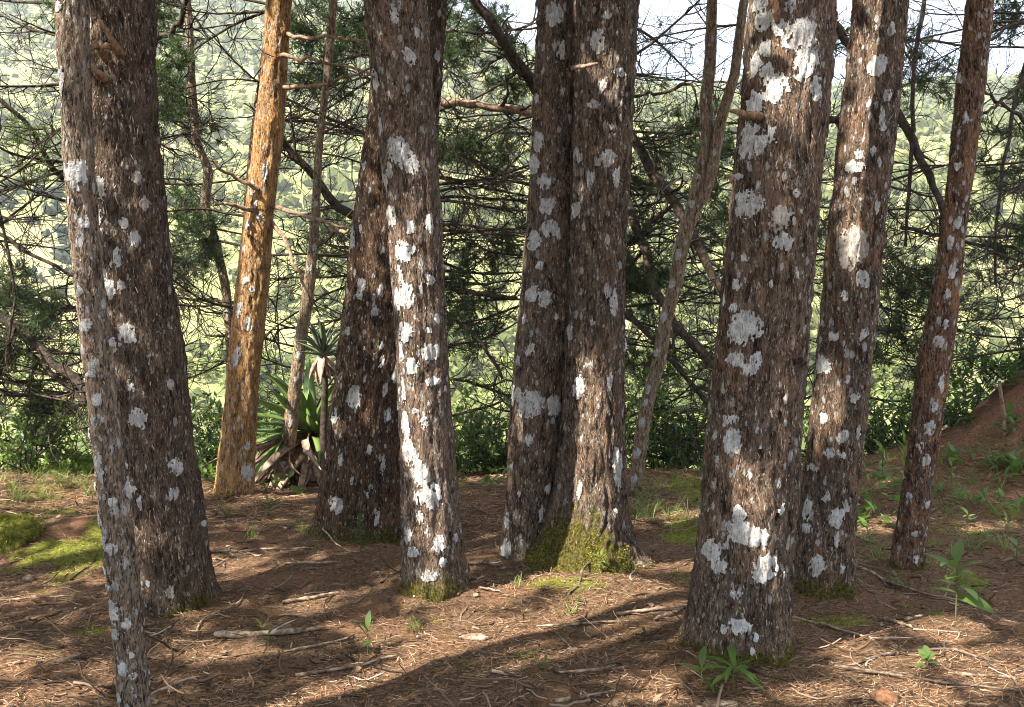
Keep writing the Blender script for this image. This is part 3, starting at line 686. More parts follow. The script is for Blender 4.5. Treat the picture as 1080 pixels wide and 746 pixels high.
D_rows = [(0, 402, 467), (100, 393, 461), (200, 378, 451), (300, 367, 445), (400, 354, 436), (500, 340, 426), (560, 332, 421), (582, 330, 421)]
D_p = [(375, 418, 14, 25), (356, 533, 13, 19), (357, 438, 8, 17), (361, 483, 6, 17), (396, 329, 8, 13), (402, 306, 6, 13), (382, 304, 9, 22), (402, 365, 6, 9), (416, 397, 6, 15), (406, 411, 7, 17), (410, 437, 7, 15), (403, 382, 5, 11), (398, 545, 5, 17), (405, 490, 5, 17), (390, 473, 6, 9),
       (375, 252, 6, 24), (395, 328, 6, 9), (386, 175, 4, 14), (370, 350, 5, 10), (385, 400, 4, 9), (372, 505, 5, 9), (348, 480, 4, 10), (460, 60, 4, 10), (388, 520, 4, 9)]
tD, DD, oD = tree('D', 'broad dark trunk behind the pale streaked tree, mossy at its foot', D_rows, 6.1, 11, 41, D_p, crown=(4.2, 1.7, 60), flare=.34, amp=1.2, n_shred=2200, moss=(1.1, .09, 0, 2.5), n_moss=1600)

E_rows = [(0, 386, 447), (50, 390, 451), (100, 396, 455), (150, 402, 459), (250, 410, 464), (280, 413, 466), (373, 419, 470), (480, 423, 478), (573, 427, 486), (620, 427, 489), (645, 427, 490)]
E_p = [(432, 60, 13, 18), (417, 17, 9, 14), (397, 85, 6, 30), (440, 35, 5, 14), (421, 158, 24, 26), (432, 172, 20, 24), (412, 180, 9, 16), (412, 228, 14, 24), (453, 236, 8, 18), (407, 192, 8, 20), (427, 265, 22, 24), (402, 132, 6, 20), (428, 312, 18, 25), (419, 318, 7, 26), (455, 296, 7, 9), (460, 336, 5, 10),
       (428, 351, 16, 24), (451, 349, 6, 6), (454, 372, 17, 17), (436, 386, 13, 17), (456, 402, 14, 8), (468, 410, 4, 8), (428, 449, 12, 30), (426, 410, 6, 24), (439, 433, 7, 7), (448, 446, 8, 13), (431, 477, 18, 28), (444, 498, 18, 30), (456, 523, 22, 28), (445, 524, 15, 20), (445, 544, 9, 15), (431, 565, 9, 20),
       (437, 582, 10, 14), (462, 573, 12, 17), (453, 605, 15, 11), (480, 566, 4, 8), (466, 592, 8, 12), (424, 366, 6, 30), (433, 240, 8, 12), (423, 290, 7, 18), (450, 560, 6, 10)]
tree('E', 'pale lichen streaked tree standing in front of the broad dark trunk', E_rows, 4.86, 11, 52, E_p, crown=(3.8, 1.7, 60), flare=.46, amp=1.0, n_shred=1900, moss=(.95, .10, -.2, 1.5), n_moss=900)

F_rows = [(0, 570, 607), (100, 565, 606), (200, 559, 604), (300, 550, 602), (373, 543, 597), (450, 537, 592), (520, 534, 586), (560, 532, 582), (608, 530, 578)]
G_rows = [(0, 606, 670), (100, 606, 667), (200, 603, 662), (300, 600, 659), (373, 596, 659), (450, 592, 659), (520, 584, 661), (560, 574, 665), (585, 562, 672), (605, 552, 680)]
F_p = [(585, 15, 18, 24), (592, 52, 9, 24), (567, 150, 12, 22), (562, 174, 9, 20), (574, 192, 12, 18), (577, 218, 16, 20), (580, 241, 18, 20), (562, 255, 14, 23), (590, 246, 7, 14), (561, 310, 14, 17), (574, 315, 13, 19), (560, 368, 9, 13), (587, 335, 5, 8), (566, 105, 5, 10), (592, 97, 8, 8), (598, 300, 5, 12),
       (560, 425, 26, 30), (548, 418, 10, 20), (584, 428, 14, 22), (558, 463, 10, 14), (541, 418, 5, 22), (539, 493, 4, 10), (533, 588, 6, 38), (577, 515, 6, 10), (535, 550, 5, 16), (538, 578, 5, 14), (545, 380, 6, 12), (570, 280, 6, 9), (553, 336, 5, 9), (571, 540, 5, 20), (549, 520, 4, 9)]
G_p = [(630, 45, 14, 26), (640, 17, 10, 10), (651, 77, 14, 10), (636, 90, 7, 18), (627, 111, 13, 8), (609, 164, 8, 14), (640, 168, 16, 19), (630, 172, 8, 10), (622, 188, 8, 20), (649, 188, 7, 20), (605, 222, 8, 18), (640, 255, 4, 20), (645, 135, 6, 6), (647, 320, 8, 28), (640, 305, 6, 15), (602, 350, 6, 14), (625, 340, 6, 8),
       (652, 493, 14, 42), (610, 408, 10, 23), (610, 518, 5, 22), (642, 403, 5, 17), (612, 463, 5, 8), (655, 280, 4, 9), (615, 240, 4, 9), (648, 540, 5, 9)]
DG = trunk_data(G_rows, 5.45, 11.5, 63, 0, .4, 1.2, lobes=5, fh=.08)
oG = np.array([float(np.interp(DG['zb'], DG['Z'], DG['X'])), 5.45, DG['zb']])
tG = thing('tree', oG, 'twin trunked tree fused at a bright mossy foot in the middle', 'tree', FOREST)
build_trunk(DG, tG, oG, BARK['F'], G_p, rg, moss=(1.5, .27, -.35, 1.25), n_shred=1900, n_moss=8500, moss_mat='moss')
DF = trunk_data(F_rows, 5.56, 10.5, 71, 0, .25, 1.1, lobes=4)
build_trunk(DF, tG, oG, BARK['F'], F_p, rg, moss=(1.2, .16, .6, .9), n_shred=1700, n_moss=1600, moss_mat='moss')
crown_and_limbs(tG, DG, oG, rg, 4.0, 1.9, 90)
stub(DG, tG, oG, [at(604, 72, 5.2), at(617, 70, 5.05), at(630, 67, 4.98)], (.014, .011, .006), 'branch_brown')

H_rows = [(60, 744, 755), (110, 738, 750), (150, 741, 753), (186, 731, 748), (220, 724, 740), (250, 713, 728), (300, 706, 720), (340, 694, 708), (373, 690, 704), (430, 674, 688), (480, 667, 681), (520, 661, 676), (538, 659, 677)]
H_p = [(707, 300, 6, 9), (700, 335, 6, 10), (693, 372, 5, 9), (684, 410, 6, 10), (677, 445, 6, 12), (671, 478, 7, 12), (668, 505, 6, 10), (716, 268, 5, 10), (730, 215, 5, 8), (681, 425, 4, 8), (736, 186, 5, 6)]
tH, DH, oH = tree('H', 'thin crooked forked tree leaning right between the twin trunked tree and the biggest right trunk', H_rows, 7.4, 7.5, 84, H_p, crown=(4.6, 1.2, 30), flare=.2, amp=.5, lobes=3, n_shred=500, moss=(.7, .2, 0, 2.5), n_moss=300)
fk = np.array([at(738, 215, 7.38), at(750, 182, 7.36), at(760, 128, 7.34), at(775, 78, 7.32), at(784, 5, 7.3), at(800, -70, 7.3)])[None]
V, Q = tubes(fk, np.array([[.055, .047, .04, .037, .033, .028]]), 10)
link('limb', mesh_np('limb', V - oH, Q, BARK['H'], True), tH)

I_rows = [(0, 795, 873), (50, 790, 871), (100, 786, 867), (150, 781, 865), (200, 775, 861), (250, 770, 857), (300, 766, 854), (373, 758, 847), (450, 750, 841), (520, 745, 836), (600, 736, 830), (660, 730, 827), (700, 727, 826)]
I_p = [(842, 38, 38, 30), (852, 64, 28, 26), (858, 95, 16, 26), (843, 78, 18, 20), (815, 95, 28, 28), (808, 78, 12, 16), (805, 20, 20, 26), (820, 30, 12, 16), (794, 70, 11, 22), (806, 52, 12, 18), (795, 108, 14, 22), (793, 150, 30, 36), (789, 215, 24, 30), (824, 257, 26, 18), (820, 232, 24, 26, 1), (784, 272, 6, 10), (782, 347, 32, 36), (798, 5, 14, 16), (772, 325, 6, 9), (777, 187, 7, 7), (832, 8, 10, 12),
       (794, 383, 14, 24), (772, 380, 14, 16), (784, 390, 10, 14), (770, 465, 18, 28), (765, 443, 12, 12), (781, 560, 34, 28), (778, 541, 14, 20), (797, 565, 18, 20), (770, 556, 12, 12), (749, 578, 15, 28), (757, 596, 17, 18), (804, 597, 26, 29), (774, 625, 11, 10), (779, 658, 19, 18), (763, 661, 6, 9), (794, 668, 5, 11), (821, 537, 8, 12), (822, 605, 5, 9), (765, 575, 7, 8), (790, 682, 5, 8),
       (838, 290, 5, 9), (812, 300, 5, 8), (776, 300, 5, 12), (835, 205, 6, 10), (800, 470, 5, 8), (790, 500, 4, 8), (826, 420, 4, 9)]
tI, DI, oI = tree('I', 'biggest right hand tree with large white lichen discs, nearest the bottom edge', I_rows, 4.17, 11.5, 95, I_p, crown=(3.6, 1.9, 70), flare=.36, amp=1.25, n_shred=3600, moss=(.9, .07, 0, 3), n_moss=1200)
stub(DI, tI, oI, [at(802, 124, 4.03), at(788, 121, 3.95), at(771, 117, 3.90)], (.022, .014, .007))
stub(DI, tI, oI, [at(820, 24, 4.01), at(818, 10, 3.98), at(815, -4, 3.97)], (.012, .016, .012))
stub(DI, tI, oI, [at(768, 186, 4.03), at(774, 187, 4.0), at(770, 192, 3.98)], (.012, .009, .006), 'branch_brown')

J_rows = [(0, 906, 953), (100, 895, 945), (200, 883, 935), (300, 873, 925), (373, 866, 917), (450, 857, 910), (520, 848, 903), (580, 841, 898), (630, 837, 894), (643, 837, 894)]
J_p = [(925, 70, 18, 20), (935, 102, 8, 15), (930, 128, 9, 19), (905, 164, 10, 13), (899, 176, 14, 13), (900, 192, 6, 9), (920, 160, 5, 11), (927, 172, 5, 13), (897, 260, 32, 42, 1), (910, 295, 16, 20), (890, 312, 6, 10), (924, 220, 6, 15), (879, 355, 8, 9), (909, 352, 8, 17), (867, 385, 8, 20), (900, 420, 9, 12), (888, 460, 10, 13), (873, 478, 7, 8), (855, 493, 7, 8), (904, 455, 5, 13),
       (870, 523, 8, 9), (850, 538, 6, 21), (882, 546, 17, 19), (851, 557, 9, 11), (862, 595, 14, 21), (886, 598, 4, 11), (890, 535, 9, 17), (882, 570, 6, 20), (888, 480, 6, 7), (940, 30, 5, 12), (915, 110, 4, 10), (868, 440, 6, 10), (893, 400, 5, 8)]
tree('J', 'lichen speckled tree leaning right, just right of the biggest right trunk', J_rows, 4.92, 10.5, 106, J_p, crown=(3.9, 1.6, 55), flare=.42, amp=1.0, n_shred=1900, moss=(.95, .13, -.1, 2.0), n_moss=1200)

K_rows = [(0, 1022, 1045), (100, 1010, 1035), (200, 1000, 1022), (300, 986, 1011), (373, 971, 1001), (450, 962, 990), (520, 952, 980), (580, 943, 972), (612, 940, 970)]
K_p = [(1017, 125, 5, 12), (1010, 175, 7, 8), (1010, 235, 7, 13), (1002, 255, 5, 13), (1005, 285, 9, 17), (997, 342, 6, 11), (990, 360, 10, 13), (1012, 82, 4, 11), (980, 450, 12, 15), (977, 486, 8, 11), (977, 533, 5, 9), (964, 563, 6, 7), (958, 523, 4, 7), (992, 403, 6, 17), (970, 470, 5, 9), (985, 430, 5, 9), (965, 590, 5, 9), (999, 310, 5, 9), (1018, 210, 4, 8)]
tree('K', 'slim reddish trunk leaning right in front of the earth bank', K_rows, 5.4, 9.5, 117, K_p, crown=(4.0, 1.4, 40), flare=.2, amp=.7, lobes=4, n_shred=1100, moss=(.7, .06, 0, 3), n_moss=500)

L_rows = [(60, 343, 351), (100, 339, 347), (150, 333, 340), (200, 330, 338), (260, 325, 335), (300, 320, 332), (360, 311, 323), (420, 303, 316), (470, 296, 311), (500, 289, 305), (518, 284, 303)]
L_p = [(332, 262, 5, 9), (327, 285, 5, 10), (315, 375, 5, 9), (312, 400, 4, 8), (307, 445, 4, 9), (298, 490, 6, 9), (333, 215, 4, 9)]
tL, DL, oL = tree('H', 'slender leaning trunk rising out of the sword leaved plant', L_rows, 7.9, 6.5, 128, L_p, crown=(5.0, .9, 14), flare=.2, amp=.4, lobes=3, n_shred=300, moss=(.9, .12, 0, 2.5), n_moss=300)
M_rows = [(30, 196, 203), (90, 198, 206), (150, 203, 211), (180, 216, 225), (215, 211, 220), (250, 221, 230), (300, 233, 242), (350, 238, 247), (420, 240, 250), (500, 241, 252)]
tree('H', 'thin kinked grey trunk in the gap left of the orange tree', M_rows, 9.3, 6.0, 139, [(226, 262, 4, 8), (240, 330, 4, 9)], crown=(5.0, .8, 14), flare=.1, amp=.35, lobes=3, n_shred=0)

# unseen trees added left of the view and behind it to cast shade
def shade_tree(x, y, top, rad, label, nc):
    px = 540; d = 5.0
    z = np.linspace(-.2, top, 60); r = .19 * (1 - .92 * np.clip(z / top, 0, 1)) + .05 * np.exp(-np.clip(z, 0, 9) / .15)
    g = float(height(x, y)); P = np.stack([x + .03 * np.sin(z * .7), y + .03 * np.cos(z * .8), z + g], -1)[None]
    o = np.array([x, y, g]); t = thing('tree', o, label, 'tree', 'unseen trees added beside the view to shade it')
    V, Q = tubes(P, r[None], 20); n = len(V)
    me = mesh_np('trunk', V - o, Q, BARK['B'], True, {'ridge': np.zeros(n), 'moss': np.zeros(n)}); link('trunk', me, t)
    an = rg.uniform(0, 6.28, 8); zt = rg.uniform(2.8, top - 1, 8)
    S = np.stack([np.full(8, x), np.full(8, y), zt + g], -1); Pl = grow(S, np.stack([np.cos(an), np.sin(an), np.full(8, .3)], -1), np.full(8, rad * .9), 7, rg, .2, .2, .1)
    for i in range(8):
        if not in_gap(Pl[i]).all(): continue
        V, Q = tubes(Pl[i:i + 1], np.linspace(.035, .008, 7)[None], 5); link('limb', mesh_np('limb', V - o, Q, M['branch'], True), t)
    V, Fc = spray_crown((x, y), 3.0, top + .4, rad, nc, 34, rg); link('crown', mesh_np('crown', V - o, Fc, M['crown'], False), t)
shade_tree(-3.4, 1.3, 9.5, 2.3, 'tree outside the left edge of the view', 170)
shade_tree(-5.5, 4.5, 10, 2.3, 'second tree outside the left edge, beyond the nearest one', 170)
shade_tree(-2.6, -2.2, 10, 2.3, 'tree behind and to the left of the viewer', 170)
shade_tree(-6.2, -0.6, 11, 2.4, 'tree far to the left of the viewer', 150)
shade_tree(1.2, -2.4, 9.5, 2.1, 'tree behind and to the right of the viewer', 110)
shade_tree(-6.8, 2.2, 10.5, 2.3, 'tree far outside the left edge of the view', 130)
shade_tree(-1.0, -1.3, 10, 2.1, 'tree just behind the viewer', 130)
shade_tree(-4.6, -2.6, 10.5, 2.4, 'tree farther behind the viewer on the left', 120)

SHADED = [ground_at(*p) for p in ((705, 640), (722, 668), (700, 612), (745, 700), (300, 720), (450, 722), (550, 728), (640, 735), (60, 660), (860, 640), (180, 735), (380, 735))] + \
    [at(*p) for p in ((782, 347, 3.98), (775, 300, 3.98), (790, 400, 3.98), (365, 430, 5.85), (380, 520, 5.85), (395, 330, 5.85), (355, 540, 5.85), (570, 430, 5.2), (565, 300, 5.2), (570, 200, 5.2), (180, 400, 4.5), (160, 550, 4.5), (780, 600, 3.98), (490, 460, 8.8), (505, 430, 8.9), (520, 465, 8.7), (530, 420, 9.0), (495, 400, 9.2), (515, 380, 9.2), (690, 455, 8.9), (710, 430, 9.0), (735, 460, 8.9), (720, 400, 9.1), (750, 420, 9.0), (670, 430, 9.0), (740, 380, 9.2), (920, 440, 9.2), (940, 420, 9.2), (905, 410, 9.3), (20, 430, 8.6), (50, 460, 8.5), (210, 470, 8.8), (215, 430, 9.0))]
Vs, Fs, ns = [], [], 0
for p in SHADED:  # unseen sprays added toward the sun, floating free, to shade each spot
    c = p + SUN * ((rg.uniform(4.2, 5.6) - p[2]) / SUN[2]); q = c + rg.normal(0, 1, (75, 3)) * np.array([.27, .27, .1])
    q = q[q[:, 2] > CAMZ + .33 * np.maximum(q[:, 1], 2.5) + .2]; q = q[in_gap(q)]
    if not len(q): continue
    X, Y, Z = randframe(len(q), rg, 1.6); L = rg.uniform(.07, .18, len(q)); W = rg.uniform(.025, .06, len(q))
    V, Fc = scatter([(-.6, 0, 0), (.6, 0, 0), (.9, .55, .1), (-.8, .6, -.08), (0, 1, 0)], [(0, 1, 2), (0, 2, 3), (3, 2, 4)], q, X, Y, Z, W, L, L); Vs.append(V); Fs.append(Fc + ns); ns += len(V)
st_ = [o for o in bpy.data.objects if o.get('label') == 'tree outside the left edge of the view'][0]
link('foliage', mesh_np('foliage', np.concatenate(Vs) - np.array(st_.location), np.concatenate(Fs), M['crown'], False), st_)  # added shade clumps, parented here without limbs of their own

# ------------------------------------------------------------------ conifers along the brink: boughs, dead twigs, needles
rc = np.random.default_rng(23)
def needles_on(P, per, rg, L0=.05, L1=.11, t0=.15, w=.0035):
    N = len(P); i = np.repeat(np.arange(N), per); t = rg.uniform(t0, 1.0, N * per)
    p, d = along(P, i, t)
    q = rg.normal(0, 1, p.shape); q = unit(q - (q * d).sum(1, keepdims=True) * d)
    Y = unit(d * rg.uniform(.35, 1.1, (len(p), 1)) + q * .8); X = unit(np.cross(Y, rg.normal(0, 1, p.shape))); Z = np.cross(X, Y)
    L = rg.uniform(L0, L1, len(p)); W = np.full(len(p), w)
    return scatter([(-1, 0, 0), (1, 0, 0), (0, 1, 0)], [(0, 1, 2)], p, X, Y, Z, W, L, L)
def limb_to(S, Tg, rg, K=9, sag=.15, wig=.05):
    t = np.linspace(0, 1, K)[:, None]; d = Tg - S; L = np.linalg.norm(d)
    P = S + d * t; P[:, 2] -= sag * L * np.sin(t[:, 0] * math.pi) * rg.uniform(-.3, 1.0)
    n = np.cumsum(rg.normal(0, wig * L / K, (K, 3)), 0); n -= t * n[-1]
    return P + n
class Conifer:
    def __init__(s, label, px, depth, top, r0=.11, trunk_vis=True, lean=0.0, seed=1):
        p = at(px, 373, depth); s.x, s.y = p[0], depth; s.g = float(height(s.x, s.y)); s.top = top
        s.o = np.array([s.x, s.y, s.g]); s.t = thing('conifer', s.o, label, 'conifer', 'conifers along the brink of the slope')
        z = np.linspace(s.g - .2, top, 40); s.z = z
        s.P = np.stack([s.x + lean * (z - s.g) + .05 * np.sin(z * 1.1 + seed), s.y + .05 * np.cos(z * .9 + seed), z], -1)
        r = r0 * (1 - .9 * (z - z[0]) / (top - z[0]))
        V, Q = tubes(s.P[None], r[None], 12); n = len(V)
        link('trunk', mesh_np('trunk', V - s.o, Q, BARK['D'], True, {'ridge': np.zeros(n), 'moss': np.zeros(n)}), s.t)
        s.tw = Bag(); s.nd = Bag(); s.nl = Bag()
    def ax(s, z): return np.array([np.interp(z, s.z, s.P[:, c]) for c in range(3)])
    def twigs(s, P, rad, n1, n2, L1, rg, needles=0, t0=.15, droop=.25, light=False, n3=0):
        p, d, i, t = spawn(P, n1, rg, t0, 1.0, .8)
        A = grow(p, d, L1 * rg.uniform(.45, 1.15, len(p)), 6, rg, .7, droop, .25)
        r1 = rad * rg.uniform(.3, .55, (len(p), 1)) * np.linspace(1, .35, 6)[None]
        s.tw.add(*tubes(A, np.maximum(r1, .0032), 3))
        p, d, i, t = spawn(A, n2, rg, .15, 1.0, .75)
        B = grow(p, d, L1 * .45 * rg.uniform(.4, 1.2, len(p)), 4, rg, .65, droop * .7, .15)
        s.tw.add(*tubes(B, np.maximum(rad * .22 * np.linspace(1, .4, 4)[None] * rg.uniform(.6, 1.2, (len(p), 1)), .0024), 3))
        tips = B
        if n3:
            p, d, i, t = spawn(B, n3, rg, .2, 1.0, .7)
            tips = grow(p, d, L1 * .2 * rg.uniform(.5, 1.2, len(p)), 3, rg, .4, .1, 0)
            s.tw.add(*tubes(tips, np.full((len(p), 3), .0015), 3))
        if needles:
            (s.nl if light else s.nd).add(*needles_on(tips, needles, rg))
    def dead_limb(s, z, az, L, r, rg, n1=9, n2=5, up=.1, droop=.35):
        S = s.ax(z)[None]; D = np.array([[math.cos(az), math.sin(az), up]])
        P = grow(S, D, np.array([L]), 10, rg, .3, droop, .4)
        V, Q = tubes(P, r * np.linspace(1, .25, 10)[None], 6)
        link('limb', mesh_np('limb', V - s.o, Q, M['branch'], True), s.t)
        s.twigs(P, r, n1, n2, L * .5, rg)
    def bough(s, px, py, depth, r, rg, n1=8, n2=6, n3=4, L1=.5, needles=6, light=False, z0=None):
        if rg.random() < .4: needles, n3, L1, n2 = 0, 0, L1 * 1.7, n2 + 2
        else: needles = int(needles * 2.5) + 1
        Tg = at(px, py, depth); z0 = min(max(Tg[2] + rg.uniform(-.1, .7), s.g + .4), s.top - .3) if z0 is None else z0
        P = limb_to(s.ax(z0), Tg, rg)[None]
        V, Q = tubes(P, r * np.linspace(1, .3, 9)[None], 6); link('limb', mesh_np('limb', V - s.o, Q, M['branch'], True), s.t)
        s.twigs(P, r, n1, n2, L1, rg, needles, .45, .2, light, n3)
    def limb_px(s, pts, r0, r1, rg, mat='branch', twig=(7, 4, .5), needles=0):
        """a limb followed point by point: (px, py, depth)"""
        A = np.array([at(*p) for p in pts]); K = 12; u = np.linspace(0, 1, len(A)); w = np.linspace(0, 1, K)
        P = np.stack([np.interp(w, u, A[:, c]) for c in range(3)], -1); P[1:-1] = (P[:-2] + 2 * P[1:-1] + P[2:]) / 4
        P[1:-1] += rg.normal(0, .012, (K - 2, 3)); P = P[None]
        V, Q = tubes(P, np.linspace(r0, r1, K)[None] * rg.uniform(.9, 1.12, (1, K)), 7)
        link('limb', mesh_np('limb', V - s.o, Q, M[mat], True), s.t)
        if twig: s.twigs(P, (r0 + r1) / 2, twig[0], twig[1], twig[2], rg, needles, .1)
    def finish(s):
        if s.tw.n: tag(s.tw.build('twigs', M['branch'], s.t, s.o), kind='stuff')
        if s.nd.n: s.nd.build('crown', M['pine'], s.t, s.o, False)
        if s.nl.n: s.nl.build('foliage', M['pine_light'], s.t, s.o, False)

c0 = Conifer('conifer hidden behind the big shaggy left tree, its dead boughs spreading left', 130, 9.4, 7.0, seed=1)
for b in ((190, 120), (205, 190), (180, 70), (215, 250), (195, 310), (185, 160), (225, 110), (170, 35), (200, 280)): c0.bough(b[0], b[1], rc.uniform(8.8, 10), .016, rc, n1=9, L1=.42)
for b in ((50, 25), (15, 55), (35, 100), (60, 140), (10, 15), (20, 170)): c0.bough(b[0], b[1], rc.uniform(7.6, 9.5), .013, rc, n1=5, n2=4, n3=3, L1=.34, needles=4, light=True)
for k in range(12): c0.dead_limb(rc.uniform(.6, 4.4), rc.uniform(2.4, 4.6), rc.uniform(1.3, 2.4), .02, rc)
for k in range(9): c0.dead_limb(rc.uniform(.6, 4.0), rc.uniform(-1.2, .6), rc.uniform(1.0, 1.8), .018, rc)
c0.limb_px([(128, 205, 9.3), (70, 200, 9.0), (30, 130, 8.8), (-10, 95, 8.7)], .03, .018, rc)
c0.limb_px([(120, 330, 9.3), (60, 325, 9.0), (-10, 315, 8.8)], .032, .024, rc)
c0.limb_px([(150, 55, 9.2), (190, 25, 9.0), (197, -5, 8.9)], .03, .022, rc, twig=(4, 3, .4))
c0.finish()
c7 = Conifer('conifer at the left edge whose dark low limbs slope into the view', -50, 8.6, 6.5, seed=7)
c7.limb_px([(-30, 315, 8.6), (20, 345, 8.2), (60, 385, 8.0), (100, 415, 7.9)], .05, .03, rc)
c7.limb_px([(-30, 350, 8.6), (30, 372, 8.3), (90, 425, 8.0)], .035, .02, rc)
c7.limb_px([(-40, 220, 8.6), (20, 262, 8.3), (75, 290, 8.2), (120, 300, 8.1)], .02, .01, rc)
c7.limb_px([(-40, 100, 8.6), (0, 215, 8.3), (15, 300, 8.1), (10, 380, 8.0)], .016, .008, rc)
for b in ((20, 345), (50, 360), (15, 300), (60, 395), (20, 405), (40, 330), (75, 375), (10, 370), (45, 420)): c7.bough(b[0], b[1], rc.uniform(8, 8.8), .012, rc, L1=.35, needles=5)
for k in range(13): c7.dead_limb(rc.uniform(.2, 2.6), rc.uniform(-.7, .9), rc.uniform(1.2, 2.2), .015, rc)
c7.finish()
c2 = Conifer('conifer hidden behind the pale streaked tree, dark boughs on both sides', 440, 9.8, 8.0, seed=2)
for b in ((345, 55), (330, 95), (355, 140), (480, 55), (500, 120), (490, 190), (470, 250), (505, 285), (520, 160), (510, 215), (340, 255), (495, 85), (525, 255), (360, 20), (475, 20), (515, 340), (500, 310), (485, 155)): c2.bough(b[0], b[1], rc.uniform(9.0, 10.6), .016, rc, n1=8, L1=.42)
for k in range(16): c2.dead_limb(rc.uniform(.3, 4.6), rc.uniform(2.5, 4.0), rc.uniform(1.3, 2.2), .02, rc)
for k in range(22): c2.dead_limb(rc.uniform(.0, 4.4), rc.uniform(-.9, .7), rc.uniform(1.2, 2.0), .02, rc)
c2.limb_px([(395, 235, 9.2), (360, 222, 9.0), (330, 185, 8.9), (300, 150, 8.8), (285, 130, 8.7)], .05, .02, rc)
c2.limb_px([(440, 105, 9.5), (500, 110, 9.3), (562, 119, 9.1)], .042, .038, rc, mat='branch_brown', twig=(4, 3, .4))
c2.limb_px([(450, 300, 9.4), (500, 309, 9.2), (545, 315, 9.1)], .024, .02, rc)
c2.limb_px([(470, 330, 9.4), (500, 350, 9.2), (530, 400, 9.0)], .02, .014, rc)
c2.finish()
c3 = Conifer('conifer hidden behind the twin trunked tree, thick dark limbs reaching right', 600, 9.9, 8.0, seed=3)
for b in ((530, 50), (515, 25), (545, 90), (690, 130), (720, 155), (705, 165), (735, 140), (690, 260), (720, 320), (735, 365), (680, 300), (700, 380), (740, 250), (690, 200)): c3.bough(b[0], b[1], rc.uniform(9.0, 10.4), .016, rc, n1=8, L1=.40)
for b in ((700, 30), (725, 75)): c3.bough(b[0], b[1], rc.uniform(9.0, 10.4), .010, rc, n1=5, n2=3, L1=.4, needles=2)
for k in range(24): c3.dead_limb(rc.uniform(-.2, 4.4), rc.uniform(-.8, .8), rc.uniform(1.3, 2.3), .02, rc)
for k in range(9): c3.dead_limb(rc.uniform(.2, 4.4), rc.uniform(2.4, 3.9), rc.uniform(1.0, 1.6), .018, rc)
c3.limb_px([(595, 140, 9.6), (560, 86, 9.3), (530, 40, 9.1), (498, -5, 9.0)], .06, .045, rc)
c3.limb_px([(655, 125, 9.4), (685, 178, 9.2), (720, 226, 9.0), (752, 288, 8.9), (770, 335, 8.8)], .05, .038, rc)
c3.limb_px([(655, 200, 9.4), (680, 262, 9.2), (702, 330, 9.0), (750, 388, 8.8)], .045, .04, rc)
c3.limb_px([(655, 262, 9.4), (680, 240, 9.3), (712, 214, 9.2)], .03, .02, rc, twig=(3, 3, .3))
c3.limb_px([(660, 330, 9.3), (700, 370, 9.0), (760, 440, 8.7)], .03, .02, rc)
c3.limb_px([(665, 102, 9.2), (700, 98, 9.0), (732, 86, 8.9), (734, 130, 8.9)], .018, .01, rc, twig=(5, 3, .3))
c3.finish()
c4 = Conifer('conifer hidden behind the biggest right trunk, thin boughs showing at both sides', 815, 10, 8.0, seed=4)
for b in ((745, 170), (740, 300), (885, 130), (895, 60), (880, 30), (870, 240), (865, 300), (745, 400), (760, 230)): c4.bough(b[0], b[1], rc.uniform(9.2, 10.6), .014, rc, n1=7, L1=.4, needles=5)
for k in range(16): c4.dead_limb(rc.uniform(.0, 4.6), rc.uniform(2.2, 4.0), rc.uniform(1.2, 2.0), .016, rc)
for k in range(11): c4.dead_limb(rc.uniform(.0, 4.6), rc.uniform(-.9, .9), rc.uniform(1.0, 1.6), .016, rc)
c4.limb_px([(845, -20, 9.5), (875, 22, 9.3), (910, 65, 9.1)], .042, .04, rc, twig=(3, 3, .3))
c4.limb_px([(850, 128, 9.5), (885, 128, 9.3), (930, 136, 9.2)], .04, .02, rc, needles=6)
c4.finish()
c5 = Conifer('conifer hidden behind the lichen speckled right tree, feathery boughs to its right', 878, 10.1, 8.0, seed=5, lean=.1)
for b in ((955, 45), (980, 85), (945, 300), (960, 345), (955, 380), (955, 240), (975, 300), (945, 80), (1000, 330)): c5.bough(b[0], b[1], rc.uniform(9.2, 10.6), .014, rc, n1=8, L1=.42, needles=5)
for k in range(10): c5.dead_limb(rc.uniform(.0, 4.8), rc.uniform(-.9, .9), rc.uniform(1.2, 2.2), .016, rc)
c5.limb_px([(938, 105, 9.6), (968, 160, 9.3), (988, 200, 9.1), (1002, 250, 9.0)], .045, .025, rc)
c5.limb_px([(950, 240, 9.6), (990, 250, 9.3), (1060, 262, 9.0), (1090, 272, 8.9)], .02, .012, rc)
c5.limb_px([(975, 0, 9.6), (966, 60, 9.4), (962, 140, 9.3), (955, 260, 9.3)], .022, .016, rc, twig=(5, 3, .4))
c5.finish()
c6 = Conifer('conifer at the right edge with drooping green sprays', 1115, 8.8, 7.5, seed=6)
for b in ((1062, 175), (1068, 20), (1062, 250), (1035, 320), (1062, 330), (1052, 205), (1070, 290), (1068, 140)): c6.bough(b[0], b[1], rc.uniform(8.2, 9.6), .013, rc, n1=8, L1=.38, needles=5)
for k in range(9): c6.dead_limb(rc.uniform(1.0, 4.4), rc.uniform(2.3, 4.0), rc.uniform(1.0, 2.0), .014, rc)
c6.limb_px([(1110, 20, 8.6), (1060, 30, 8.4), (1030, 52, 8.2)], .02, .01, rc)
c6.limb_px([(1110, 50, 8.6), (1070, 95, 8.4), (1040, 120, 8.2)], .02, .01, rc)
c6.limb_px([(1110, 150, 8.6), (1060, 110, 8.4), (1030, 90, 8.2)], .02, .01, rc)
c6.limb_px([(1100, 20, 8.9), (1072, 90, 8.7), (1055, 180, 8.6), (1050, 300, 8.6)], .02, .012, rc)
c6.finish()
